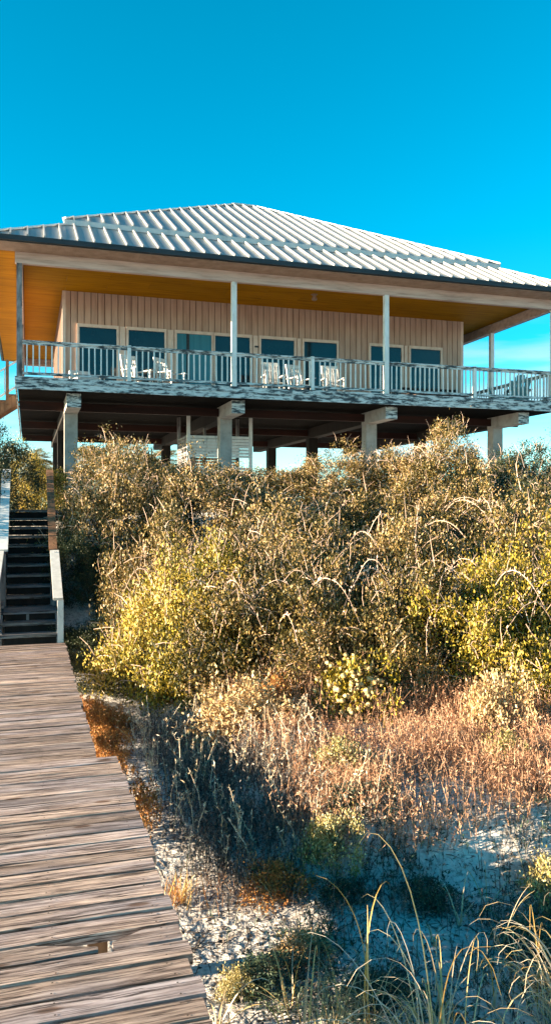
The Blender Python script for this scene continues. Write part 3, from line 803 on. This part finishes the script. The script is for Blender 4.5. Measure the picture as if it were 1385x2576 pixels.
def twig_mesh(name, Cc, seed, n=650):
    g = np.random.default_rng(seed + 9); b = MB()
    for i in g.integers(0, len(Cc), n):
        o = Vector(unit(Cc[i])); a = Vector(Cc[i]) + Vector(g.normal(size=3)*.05); d = (o + Vector(g.normal(size=3)*.8) + Vector((0, 0, .5))).normalized()
        l = g.uniform(.08, .24); e = a + d*l + Vector((g.normal()*.03, g.normal()*.03, -.02))
        b.tube([a, a + d*l*.5, e], [.0034, .0028, .0012], 3)
    return b.mesh(name, M['cane'])
def make_protos(kind, n, ncl, per, ll, lw, mat, seed0, **kw):
    out = []
    for i in range(n):
        Q, Cc = crown(seed0 + i, ncl, per, ll, lw, **kw)
        g = np.random.default_rng(seed0 + 50 + i)
        out.append((quads_mesh('foliage', Q, M[mat]), stems_mesh('stems', Cc, seed0 + i),
                    [cane_mesh('cane', g, g.uniform(.35, .8), g.uniform(.22, .5)) for _ in range(8)], twig_mesh('twigs', Cc, seed0 + i)))
    return out
SCRUB = make_protos('scrub', 5, 820, 68, .031, .0155, 'leaf', 100, spread=.058, inner=.08)
def remat(protos, mat):
    r = []
    for f, s, c, tw in protos:
        f2 = f.copy(); f2.materials.clear(); f2.materials.append(M[mat]); r.append((f2, s, c, tw))
    return r
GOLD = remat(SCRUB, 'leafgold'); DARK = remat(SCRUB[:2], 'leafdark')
def shrub(name, label, cat, protos, i, x, y, rx, ry, h, rot=None, canes=4, group=None, z=None, sink=.05):
    zg = gz(x, y) if z is None else z
    t = thing(name, label, cat, (x, y, zg - sink), group)
    g = np.random.default_rng(int(abs(x*131 + y*977)) + 5)
    t.rotation_euler = (0, 0, g.uniform(0, 6.28) if rot is None else rot); 
    f, s, c, tw = protos[i % len(protos)]
    fo = link('foliage', f, t); so = link('stems', s, t)
    ang = g.uniform(0, 6.28)
    kids = [fo, so]
    if canes: tag(link('twigs', tw, t), kind='stuff')
    for k in range(int(canes*2.3)):
        co = link('cane', c[(i + k) % len(c)], t); co.rotation_euler = (0, 0, g.uniform(0, 6.28)); kids.append(co)
    t.scale = (rx, ry, h)
    return t

TH_G = 'dune scrub shrubs covering the slope'
# (x, y, rx, ry, height, material set, canes, label)
scrubs = [
 (2.05, 9.95, .98, 1.15, 1.75, 'G', 3, 'bright yellow green scrub shrub nearest the foot of the stairs'),
 (3.0, 9.2, 1.1, 1.1, 1.6, 'S', 5, 'olive scrub shrub behind the tan bush at the slope foot, beside the yellow green one'),
 (4.15, 8.75, 1.1, 1.1, 1.65, 'S', 6, 'scrub shrub with pale arching canes right behind the round seed head bush'),
 (5.2, 8.35, 1.15, 1.1, 1.7, 'G', 6, 'yellowish scrub shrub behind the tallest pink grass at the slope foot'),
 (6.2, 8.0, 1.15, 1.15, 1.65, 'G', 5, 'golden scrub shrub at the right edge of the slope foot'),
 (2.1, 11.8, 1.1, 1.2, 2.0, 'S', 4, 'scrub shrub just above the yellow green shrub by the stairs'),
 (3.5, 11.1, 1.3, 1.25, 1.8, 'S', 6, 'scrub shrub mid slope, straight below the middle concrete pillar'),
 (5.1, 10.6, 1.3, 1.25, 1.95, 'S', 6, 'tan scrub shrub at the centre of the slope, tangled with canes'),
 (6.8, 10.3, 1.35, 1.3, 2.0, 'S', 6, 'scrub shrub with dark hollows mid slope, below the right half of the porch'),
 (8.4, 10.1, 1.4, 1.3, 2.05, 'G', 4, 'golden scrub shrub mid slope at the right edge'),
 (1.75, 14.7, 1.2, 1.3, 2.0, 'S', 3, 'scrub shrub at upper left of the slope beside the top of the stairs'),
 (3.5, 13.9, 1.35, 1.3, 1.7, 'S', 5, 'scrub shrub on the upper slope, left below the slatted stall'),
 (5.3, 13.6, 1.4, 1.35, 1.65, 'S', 5, 'scrub shrub on the upper slope, below and right of the slatted stall'),
 (7.1, 13.2, 1.45, 1.4, 1.75, 'S', 6, 'tall scrub shrub on the upper slope, left of the highest shrub'),
 (9.0, 13.2, 1.4, 1.4, 1.65, 'D', 4, 'dark green shrub on the upper slope straight below the right concrete pillar'),
 (10.9, 13.8, 1.5, 1.4, 1.6, 'D', 2, 'dark scrub shrub at the right edge of the upper slope'),
 (2.3, 18.0, 1.5, 1.5, 1.45, 'S', 2, 'low crest shrub directly right of the left concrete pillar'),
 (4.2, 17.6, 1.5, 1.5, 1.1, 'S', 2, 'low crest shrub in front of the left part of the slatted stall'),
 (6.2, 17.4, 1.5, 1.5, 1.22, 'S', 2, 'low crest shrub right of the slatted stall'),
 (8.1, 16.8, 1.35, 1.4, 1.6, 'S', 4, 'crest shrub under the porch floor, left of the highest shrub'),
 (8.8, 15.9, 1.4, 1.4, 1.93, 'S', 6, 'highest crest shrub with long canes reaching up to the porch floor'),
 (11.8, 17.6, 1.5, 1.5, 1.6, 'D', 4, 'dark crest shrub left of the right concrete pillar'),
 (14.0, 18.4, 1.7, 1.5, 1.6, 'S', 2, 'sunlit crest shrub at far right of the right concrete pillar'),
 (.25, 23.2, .95, .9, 1.75, 'G', 0, 'sunlit yellow shrub just left of the left concrete pillar'),
 (16.4, 20.6, 1.7, 1.6, 1.6, 'D', 2, 'dark leafy shrub at the right edge of the crest'),
]
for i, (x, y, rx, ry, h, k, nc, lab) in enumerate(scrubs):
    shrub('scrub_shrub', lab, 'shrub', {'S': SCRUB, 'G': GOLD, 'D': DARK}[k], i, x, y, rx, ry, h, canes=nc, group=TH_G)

# dark shrubs beside the stairs; right-hand ones added to fill a deep shadow
for i, (x, y, rx, ry, h, lab) in enumerate([
   (-1.25, 19.6, 1.3, 1.3, 2.05, 'rounded shrub behind the top of the stairs, its shade given as dark leaves'),  # dark foliage colour stands for its shaded side
   (-1.9, 14.9, 1.15, 1.5, 1.9, 'dark evergreen shrub left of the upper stair flight'),
   (-1.35, 12.75, .75, .75, 1.05, 'low dark shrub beside the lower left handrail'),
   (1.0, 13.9, .62, .8, 1.0, 'added dark shrub standing for deep shade in the gap right of the upper stairs'),
   (1.02, 12.3, .55, .8, .8, 'added dark shrub standing for deep shade right of the white lower handrail'),
   (1.2, 11.0, .55, .7, .50, 'low dark shrub added for deep shade right of the foot of the stairs')]):
    shrub('dark_shrub', lab, 'shrub', DARK, i, x, y, rx, ry, h, canes=0, group='dark shrubs beside the stairs')

# background trees
PINEP = make_protos('pine', 2, 170, 60, .10, .016, 'leafpine', 300, spread=.10, inner=.1, zmin=-.5, flat=.5)
def tree(label, x, y, top, r, i, cat='tree'):
    zg = gz(x, y); t = thing('pine_tree', label, cat, (x, y, zg), 'pine trees behind the house')
    h = top - zg; g = np.random.default_rng(i + 900)
    b = MB(); b.tube([(0,0,-.2), (g.normal()*.1, 0, h*.35), (g.normal()*.15, g.normal()*.1, h*.65), (0, 0, h*.9)], [.16, .13, .1, .03], 7)
    for k in range(7):
        a = g.uniform(0, 6.28); z = h*g.uniform(.35, .8); b.tube([(0, 0, z), (math.cos(a)*r*.35, math.sin(a)*r*.35, z + .25), (math.cos(a)*r*.7, math.sin(a)*r*.7, z + .3)], [.05, .035, .012], 5)
    b.build('trunk', M['bark'], t)
    for k in range(6):
        f = PINEP[(i + k) % 2][0]; o = link('crown', f, t)
        a = g.uniform(0, 6.28); q = r*g.uniform(.0, .6)
        o.location = (math.cos(a)*q, math.sin(a)*q, h*(.32 + .58*k/6)); s = r*g.uniform(.5, .75)*(1.15 - k*.08)
        o.scale = (s, s, s*.55); o.rotation_euler = (0, 0, a)
    return t
tree('yellow green pine seen between the dark shrub and the left concrete pillar', .45, 44, 5.4, 1.5, 0)
tree('pine left of the house beyond the top of the stairs', -1.3, 50, 5.0, 1.7, 1)
tree('broad sunlit pine seen beneath the house, right of the left pillar', 4.5, 47, 6.4, 2.4, 2)
tree('pine seen under the house floor, nearest the slatted stall', 7.4, 50, 6.2, 2.3, 3)
tree('low pine far behind the left concrete pillar', 2.4, 53, 4.9, 1.9, 4)

# ------------------------------------------------------------------ plants on the sand
SMALL = make_protos('small', 3, 240, 22, .085, .045, 'leafpale', 500, spread=.11, inner=.25)
def small(name, label, mat, px, py, r, h, i, z=None, cat='bush', group=None):
    zz = -.3
    for _ in range(6): p = onz(px, py, zz); zz = gz(p.x, p.y)
    f, s, c, tw = SMALL[i % 3]
    key = (mat, i % 3)
    if key not in SMCACHE:
        f2 = f.copy(); f2.materials.clear(); f2.materials.append(M[mat]); SMCACHE[key] = f2
    t = thing(name, label, cat, (p.x, p.y, zz - .02), group)
    t.rotation_euler = (0, 0, i*1.3); t.scale = (r, r, h)
    link('foliage', SMCACHE[key], t); link('stems', s, t)
    return t, p
SMCACHE = {}
t, p = small('seed_head_bush', 'rounded bush topped with pale round seed heads at the foot of the slope', 'leafgold', 880, 1800, .40, .62, 0)
g = np.random.default_rng(77); HEADS = []
for q_ in range(4):
    b = MB(); V = []; F = []
    for i in range(5):
        for j in range(7):
            a1 = math.pi*i/4; a2 = 2*math.pi*j/7; q = 1 + .2*g.normal()*(1 if 0 < i < 4 else 0)
            V.append((q*math.sin(a1)*math.cos(a2), q*math.sin(a1)*math.sin(a2), q*math.cos(a1)*.8))
    for i in range(4):
        for j in range(7): F.append((i*7+j, i*7+(j+1) % 7, (i+1)*7+(j+1) % 7, (i+1)*7+j))
    b.add(V, F); HEADS.append(b.mesh('seed_head', M['puff']))
for k in range(100):
    d = unit(g.normal(size=3)); d[2] = abs(d[2])*.9 + .06
    if d[1] > .5: d[1] = -d[1]
    o = link('seed_head', HEADS[k % 4], t); o.location = Vector(d)*g.uniform(.9, 1.12); r_ = g.uniform(.05, .085); o.scale = (r_, r_, r_*.7)
BG = 'low bushes on the sand'
small('low_bush', 'tan orange bush at the slope foot, left of the seed head bush', 'leafpale', 632, 1845, .58, .56, 1, group=BG)
small('low_bush', 'rusty tan bush tucked beside the tan orange one at the slope foot', 'leaforange', 700, 1800, .30, .42, 2, group=BG)
small('low_bush', 'tall pale bush among pink grass near the right edge', 'leafpale', 1235, 1845, .30, .62, 0, group=BG)
small('low_bush', 'lemon yellow leafy plant below the tall pale bush at right', 'leafyellow', 1275, 1925, .22, .30, 1, group=BG)
small('low_bush', 'pale yellow plant in pink grass below the seed head bush', 'leafyellow', 862, 1950, .26, .30, 2, group=BG)
small('low_bush', 'cream and yellow bush on the sand at the shadow edge, centre', 'leafyellow', 822, 2185, .20, .31, 0, group=BG)
small('low_bush', 'rusty orange bush on the sand beside the boardwalk shadow', 'leaforange', 700, 2235, .24, .20, 1, group=BG)
small('low_bush', 'pale topped green bush at the right edge of the sand', 'leafyellow', 1385, 2240, .22, .34, 2, group=BG)
small('low_bush', 'dark teal green low bush behind the cream and yellow one', 'leafteal', 890, 2120, .26, .18, 0, group=BG)
small('low_bush', 'dark teal green tuft in front of the cream and yellow bush', 'leafteal', 865, 2255, .19, .14, 1, group=BG)
small('low_bush', 'dark green tuft right of the sunlit sand patch', 'leafteal', 1065, 2275, .20, .16, 2, group=BG)
small('low_bush', 'sprawling green plant low on the sand near the bottom, by the boardwalk', 'leafteal', 690, 2470, .27, .17, 0, group=BG)
small('low_bush', 'yellow green leafy plant next to the boardwalk near the bottom', 'leafyellow', 598, 2500, .11, .16, 1, group=BG)
small('low_bush', 'rusty bush by the far boardwalk edge', 'leaforange', 250, 1840, .26, .30, 2, group=BG)
small('low_bush', 'dark rusty bush just beyond the boardwalk step out', 'leaforange', 275, 1900, .2, .26, 0, group=BG)
small('low_bush', 'tan litter topped plant in the sunlit sand, lower centre', 'leafpale', 770, 2400, .2, .16, 1, group=BG)

# grass: dry pink stalks as one mass
def stalk_field(name, P, hgt, mat, wid=.0055, leaflets=5, seed=1, lean=.22, lsz=.03):
    g = np.random.default_rng(seed); n = len(P)
    az = g.uniform(0, 6.28, n); ln = np.abs(g.normal(size=n))*lean
    d = np.stack([np.cos(az)*ln, np.sin(az)*ln, np.ones(n)], -1)
    s = np.stack([np.cos(az*3.1), np.sin(az*3.1), np.zeros(n)], -1)*wid/2
    h = hgt[:, None]; A = P; Bm = P + d*h*.55; Cc = P + d*h + np.stack([np.cos(az), np.sin(az), np.zeros(n)], -1)*h*ln[:, None]*.8
    Q = [np.stack([A - s, A + s, Bm + s*.8, Bm - s*.8], 1), np.stack([Bm - s*.8, Bm + s*.8, Cc + s*.4, Cc - s*.4], 1)]
    for k in range(leaflets):
        t = g.uniform(.25, 1.0, n)[:, None]
        q = np.where(t < .55, A + (Bm - A)*(t/.55), Bm + (Cc - Bm)*((t - .55)/.45))
        D = g.normal(size=(n, 3))*.7 + np.array([0, 0, .8]); Q.append(leaf_quads(q, D, unit(g.normal(size=(n, 3))), lsz*g.uniform(.5, 1.4, n), lsz*.32*g.uniform(.6, 1.3, n)))
    return quads_mesh(name, np.concatenate(Q), M[mat])
def scatter(n, dens, x0, x1, y0, y1, seed):
    g = np.random.default_rng(seed); X = g.uniform(x0, x1, n); Y = g.uniform(y0, y1, n)
    k = g.random(n) < dens(X, Y); X, Y = X[k], Y[k]
    return np.stack([X, Y, ground(X, Y) - .01], -1)
def clumpy(X, Y, f=3.1, o=0): return .5 + .5*np.sin(X*f + 1.3*np.sin(Y*f*.8 + o) + o)*np.sin(Y*f*1.1 + 1.1*np.sin(X*f*.7 + 2*o))
def dens_pink(X, Y):
    a = ss(4.5, 4.9, Y + .17*np.clip(X - 2.9, -1, 3) + .10*np.sin(X*5))*(1 - ss(8.2, 9.3, Y + .35*(X - 2)))
    return a*ss(1.75, 2.25, X - .12*np.sin(Y*3.1))*(.20 + 1.1*clumpy(X, Y, 3.3)**1.5)
P = scatter(60000, dens_pink, .7, 8.0, 5.0, 11, 21)
hh = .13 + .20*np.random.default_rng(3).random(len(P))**1.6
hh *= 1 + .9*ss(7.2, 8.4, P[:, 1] + .25*(P[:, 0] - 3))
hh *= .62 + .62*clumpy(P[:, 0], P[:, 1], 5.7, 2.0)
tag(link('dry_grass', stalk_field('dry_grass', P, hh, 'pinkgrass', seed=5)), 'dry pinkish grass covering the foot of the slope', 'grass', kind='stuff')
def dens_grey(X, Y): return ss(4.7, 5.3, Y)*(1 - ss(8.6, 9.8, Y + .3*(X - 1)))*ss(.95, 1.35, X)*(1 - ss(1.9, 2.6, X - .12*np.sin(Y*3.1)))*(.35 + .8*clumpy(X, Y, 4.3, .4))  # darker grass confined to the boardwalk's shadow; shade is in its colour
P = scatter(16000, dens_grey, .7, 2.8, 4.5, 10, 27)
hh = .10 + .17*np.random.default_rng(8).random(len(P))**1.5
tag(link('shade_grey_grass', stalk_field('shade_grey_grass', P, hh, 'greygrass', seed=12)), 'dry grass beside the boardwalk, its blue shade put into a dark grey colour', 'grass', kind='stuff')
g = np.random.default_rng(61); k = 260; Xp = g.uniform(1.0, 2.6, k); Yp = g.uniform(5.2, 9.0, k)
P = np.stack([Xp, Yp, ground(Xp, Yp) - .01], -1)
tag(link('pale_stalks', stalk_field('pale_stalks', P, g.uniform(.24, .46, k), 'palestraw', seed=13, leaflets=12, lsz=.034, wid=.007)), 'thin pale plumed stalks rising from the shaded grass', 'grass', kind='stuff')
def dens_dark(X, Y): return (ss(4.1, 4.8, Y)*(1 - ss(5.2, 5.5, Y))*ss(1.4, 2.2, X)*.9 + .34*ss(1.3, 2.1, X) + .06)*clumpy(X, Y, 4.1, 1.0)**1.5
P = scatter(13000, dens_dark, .8, 6, 2.4, 5.8, 22)
hh = .07 + .15*np.random.default_rng(4).random(len(P))
tag(link('brown_grass', stalk_field('brown_grass', P, hh, 'greygrass', seed=6, leaflets=4)), 'short brown grass thinning out over the shaded sand', 'grass', kind='stuff')
def dens_or(X, Y): return (X < .66 + .14*np.sin(Y*2.2) + .22*ss(5, 6.3, Y) + .12*ss(6.3, 7.5, Y) - .45*ss(9.5, 11, Y))*(X > np.where(Y < Y_JOG, .70, .53))*(.12 + .75*clumpy(X, Y, 5)**1.3)
P = scatter(16000, dens_or, .5, 2.2, 4.0, 11.5, 23)
hh = .05 + .15*np.random.default_rng(5).random(len(P))
tag(link('rusty_groundcover', stalk_field('rusty_groundcover', P, hh, 'leaforange', seed=7, leaflets=6, lsz=.035)), 'rusty orange groundcover along the boardwalk edge', 'groundcover', kind='stuff')
def dens_scrub(X, Y): return (clumpy(X, Y, 4.9, 2.2)**2.4)*(1 - ss(4.8, 5.4, Y))*ss(.9, 1.5, X)*(.35 + .65*ss(1.5, 2.1, X))
P = scatter(7000, dens_scrub, .8, 6, 2.4, 5.4, 28)
tag(link('low_ground_scrub', stalk_field('low_ground_scrub', P, .05 + .09*np.random.default_rng(9).random(len(P)), 'leafteal', seed=14, leaflets=8, lsz=.032, lean=.5)), 'low dark green scrub creeping over the shaded sand', 'ground cover', kind='stuff')
# litter and twigs on the sand
def dens_l(X, Y): return (.15 + .85*clumpy(X, Y, 2.7, .5)**1.5)*(X > .66)
P = scatter(26000, dens_l, .6, 6, 2.4, 7.2, 24); g = np.random.default_rng(31); n = len(P)
P[:, 2] += .012; D = g.normal(size=(n, 3)); D[:, 2] *= .25; Nn = unit(np.array([0, 0, 1.]) + g.normal(size=(n, 3))*.35)
long_ = g.random(n) < .5
L_ = np.where(long_, g.uniform(.05, .22, n), g.uniform(.015, .04, n)); W_ = np.where(long_, .008, L_*.5)
tag(link('leaf_litter', quads_mesh('leaf_litter', leaf_quads(P, D, Nn, L_, W_), M['litter'])), 'dark twigs and dead leaves strewn on the sand', 'litter', kind='stuff')

# single clumps of beach grass with curling blades
def blade(b, base, az, length, curl, w, g, lift=1.25, mi=0):
    """a ribbon that rises, then arches over and hooks back"""
    n = 12; p = Vector(base); pitch = lift; V = []; F = []
    d = Vector((math.cos(az), math.sin(az), 0)); tw = g.normal()*.02
    for i in range(n + 1):
        t = i/n; a = az + tw*i
        d = Vector((math.cos(a), math.sin(a), 0)); s = Vector((-d.y, d.x, 0))
        ww = w*(1 - t)**.6*.5 + .0006
        f = d*math.cos(pitch) + Vector((0, 0, math.sin(pitch))); nn = s.cross(f)
        V += [p - s*ww, p + nn*ww*.45, p + s*ww]
        p = p + f*(length/n)
        pitch -= curl/n*(.04 + 2.9*t*t)
    for i in range(n):
        q = i*3; F += [(q, q+1, q+4, q+3), (q+1, q+2, q+5, q+4)]
    b.add(V, F, mi)
def grass_clump(label, px, py, n, length, curl, w=.007, mats=('palestraw', 'palestraw', 'straw'), seed=1, lift=(.75, 1.5), spread=.05, tall=0, az=None, name='beach_grass'):
    zz = -.7
    for _ in range(6): p = onz(px, py, zz); zz = gz(p.x, p.y)
    if n <= 16: spread = .004
    g = np.random.default_rng(seed); t = thing(name, label, 'grass', (p.x, p.y, zz - .01), 'clumps of beach grass on the sand')
    b = MB()
    for k in range(n):
        a = g.uniform(0, 6.28) if az is None else g.normal()*az[1] + az[0]
        blade(b, (g.normal()*spread, g.normal()*spread, 0), a, length*g.uniform(.45, 1.15), curl*g.uniform(.5, 1.3), w*g.uniform(.6, 1.2), g, g.uniform(*lift), int(g.random()*len(mats)))
    b.build('blades', [M[m] for m in mats], t)
    if tall:
        b = MB()
        for k in range(tall):
            blade(b, (g.normal()*.02, g.normal()*.02, 0), g.uniform(0, 6.28), length*g.uniform(1.15, 1.7), g.uniform(.3, 3.6), w*1.1, g, g.uniform(1.4, 1.55))
        b.build('stalks', M['straw'], t)
    return t
grass_clump('golden stalked beach grass clump at the bottom centre with one tall upright stem', 1092, 2720, 85, .84, 4.4, seed=1, tall=2, spread=.06, w=.007)
grass_clump('big clump of curling straw blades at the lower right edge', 1440, 2580, 150, .80, 5.6, seed=2, spread=.08, w=.0075, lift=(.9, 1.5))
grass_clump('fine blue green grass clump at the bottom, left of the tall stem', 870, 2650, 140, .48, 2.4, w=.005, mats=('greenblade', 'greenblade', 'straw'), seed=3, spread=.09)
grass_clump('arching pale blades bending over at the bottom, next to the fine green clump', 760, 2760, 14, .85, 3.4, seed=4, w=.010, spread=.03)
grass_clump('pair of upright yellow stalks left of the tall stem', 930, 2590, 7, .55, 1.4, seed=5, spread=.02, tall=3, w=.009)
grass_clump('curling blades drooping over the boardwalk edge near the bottom', 545, 2600, 10, .50, 3.6, seed=6, spread=.03, w=.009)
grass_clump('orange dry grass tuft against the boardwalk edge', 455, 2265, 60, .26, .8, w=.005, mats=('leaforange', 'straw', 'leaforange'), seed=7, spread=.05)
grass_clump('orange dry grass tuft a little right of the one on the boardwalk edge', 560, 2250, 45, .24, .9, w=.005, mats=('leaforange', 'pinkgrass'), seed=8, spread=.09)
grass_clump('wide dry orange grass tuft on the shadow edge, centre left', 690, 2200, 60, .22, 1.4, w=.005, mats=('leaforange', 'straw', 'pinkgrass'), seed=9, spread=.12)
grass_clump('short straw tuft on shaded sand, right of the dark green tuft', 1155, 2330, 10, .36, 2.4, seed=10, spread=.03)
grass_clump('two arching straw blades on shaded sand at centre right', 1240, 2540, 7, .55, 3.2, seed=11, w=.009, spread=.02)
grass_clump('thin straw tuft with drooping heads near the shadow edge at right', 1225, 2290, 12, .42, 3.0, seed=12, spread=.04, w=.005)
grass_clump('tall curling straw tuft by the pale topped bush at the right edge', 1350, 2290, 20, .62, 4.0, seed=13, spread=.05, w=.005)
grass_clump('leaning straw blade on shaded sand left of the big curling clump', 1255, 2400, 4, .42, .9, seed=14, spread=.02)
grass_clump('small straw tuft below the dark green tuft', 1090, 2380, 14, .2, 2.2, seed=15, spread=.04, w=.005)
grass_clump('thin green grass tuft on shaded sand between the tall stem and the big clump', 1190, 2440, 30, .2, 1.6, w=.0035, mats=('greenblade', 'litter'), seed=16, spread=.07)
grass_clump('straw stalks rising from the sunlit sand, lower centre left', 730, 2540, 7, .55, 1.6, seed=17, spread=.03)

for k, (px, py, n, ln, lab) in enumerate([
   (980, 2180, 60, .16, 'dark grey grass tuft in the shadow edge below the pink grass, centre'),
   (1100, 2165, 60, .17, 'dark grey grass tuft in the shadow edge right of centre'),
   (1240, 2160, 60, .17, 'dark grey grass tuft in the shadow edge at right'),
   (560, 2160, 50, .15, 'dark tuft on blue shaded sand left of centre'),
   (640, 2330, 40, .13, 'dark tuft amid the sunlit sand patch'),
   (1000, 2420, 50, .16, 'dark grey tuft left of the tall stem on blue sand'),
   (1170, 2560, 50, .17, 'dark grey tuft right of the tall stem near the bottom'),
   (1280, 2420, 45, .16, 'dark grey tuft between the straw blades and the big curling clump'),
   (800, 2520, 50, .18, 'dark grey tuft near the bottom beside the sprawling green plant')]):
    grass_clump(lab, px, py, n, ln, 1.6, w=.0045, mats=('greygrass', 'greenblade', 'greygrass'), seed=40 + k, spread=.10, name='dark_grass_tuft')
small('low_bush', 'sprawling dark green scrub at the bottom, left of the tall stem', 'leafteal', 960, 2500, .24, .12, 1, group=BG)
small('low_bush', 'dark green scrub against the big curling clump at the right edge', 'leafteal', 1330, 2400, .22, .18, 2, group=BG)

# ------------------------------------------------------------------ camera, light, sky
cam = bpy.data.objects.new('camera', bpy.data.cameras.new('camera')); COL.objects.link(cam)
cam.location = (0, 0, EYE); cam.rotation_euler = (R(90), 0, -TH)
cam.data.sensor_fit = 'VERTICAL'; cam.data.sensor_height = 36; cam.data.sensor_width = 24; cam.data.lens = 36*2000/2576
cam.data.shift_y = -8/2576; cam.data.clip_end = 5000; cam.data.clip_start = .05
SC.camera = cam
sun_dir = Vector((-math.cos(SUN_PHI)*math.cos(SUN_EL), math.sin(SUN_PHI)*math.cos(SUN_EL), math.sin(SUN_EL)))
sd = bpy.data.lights.new('sun', 'SUN'); sd.energy = 5.0; sd.angle = R(.5); sd.color = (1.0, .80, .56)
so = bpy.data.objects.new('sun', sd); COL.objects.link(so); so.rotation_euler = sun_dir.to_track_quat('Z', 'Y').to_euler()
so.location = (-30, 0, 30)

w = bpy.data.worlds.new('World'); SC.world = w; w.use_nodes = True
nt = w.node_tree; N = nt.nodes; L = nt.links; N.clear()
out = N.new('ShaderNodeOutputWorld'); bg = N.new('ShaderNodeBackground'); L.new(bg.outputs[0], out.inputs[0])
sky = N.new('ShaderNodeTexSky'); sky.sky_type = 'NISHITA'; sky.sun_disc = False
sky.sun_elevation = SUN_EL; sky.sun_rotation = math.atan2(sun_dir.x, sun_dir.y) % (2*math.pi)
sky.air_density = 1.0; sky.dust_density = .4; sky.ozone_density = 1.5
geo = N.new('ShaderNodeNewGeometry'); sx = N.new('ShaderNodeSeparateXYZ')
tc = N.new('ShaderNodeTexCoord'); L.new(tc.outputs['Generated'], sx.inputs[0])
tint = ramp(N, [(.0,(1.0,1.7,2.3)), (.5,(1.0,1.7,2.3)), (.53,(.85,1.7,2.1)), (.56,(.35,1.3,1.6)), (.595,(.05,1.0,1.3)), (.66,(.0,1.03,1.25)), (.77,(.0,1.0,1.17)), (.84,(.0,.62,.8)), (1,(.08,.30,.45))])
mr = N.new('ShaderNodeMapRange'); mr.inputs[1].default_value = -1; mr.inputs[2].default_value = 1
L.new(sx.outputs[2], mr.inputs[0]); L.new(mr.outputs[0], tint.inputs[0])
mu = N.new('ShaderNodeMix'); mu.data_type = 'RGBA'; mu.blend_type = 'MULTIPLY'; mu.inputs[0].default_value = 1
L.new(sky.outputs[0], mu.inputs[6]); L.new(tint.outputs[0], mu.inputs[7])
cn = N.new('ShaderNodeTexNoise'); cm = N.new('ShaderNodeMapping'); cm.inputs['Scale'].default_value = (2.2, 2.2, 16)
L.new(tc.outputs['Generated'], cm.inputs[0]); L.new(cm.outputs[0], cn.inputs['Vector']); cn.inputs['Scale'].default_value = 1.6; cn.inputs['Detail'].default_value = 7
cr = ramp(N, [(.45, (0,0,0)), (.62, (1,1,1))]); L.new(cn.outputs[0], cr.inputs[0])
cb = ramp(N, [(.50, (.5,.5,.5)), (.55, (.75,.75,.75)), (.59, (.5,.5,.5)), (.62, (0,0,0))]); L.new(mr.outputs[0], cb.inputs[0])
cf = N.new('ShaderNodeMath'); cf.operation = 'MULTIPLY'; L.new(cr.outputs[0], cf.inputs[0]); L.new(cb.outputs[0], cf.inputs[1])
cx = N.new('ShaderNodeMix'); cx.data_type = 'RGBA'; cx.inputs[7].default_value = (3.0, 3.7, 4.0, 1)
L.new(cf.outputs[0], cx.inputs[0]); L.new(mu.outputs[2], cx.inputs[6])
L.new(cx.outputs[2], bg.inputs['Color']); bg.inputs['Strength'].default_value = .05

SC.view_settings.view_transform = 'Standard'; SC.view_settings.look = 'None'
SC.view_settings.exposure = 2.45; SC.view_settings.gamma = 1.0
SC.cycles.max_bounces = 6; SC.cycles.diffuse_bounces = 4; SC.cycles.transmission_bounces = 4; SC.cycles.transparent_max_bounces = 4
SC.cycles.sample_clamp_indirect = 6
SC.cycles.use_denoising = True
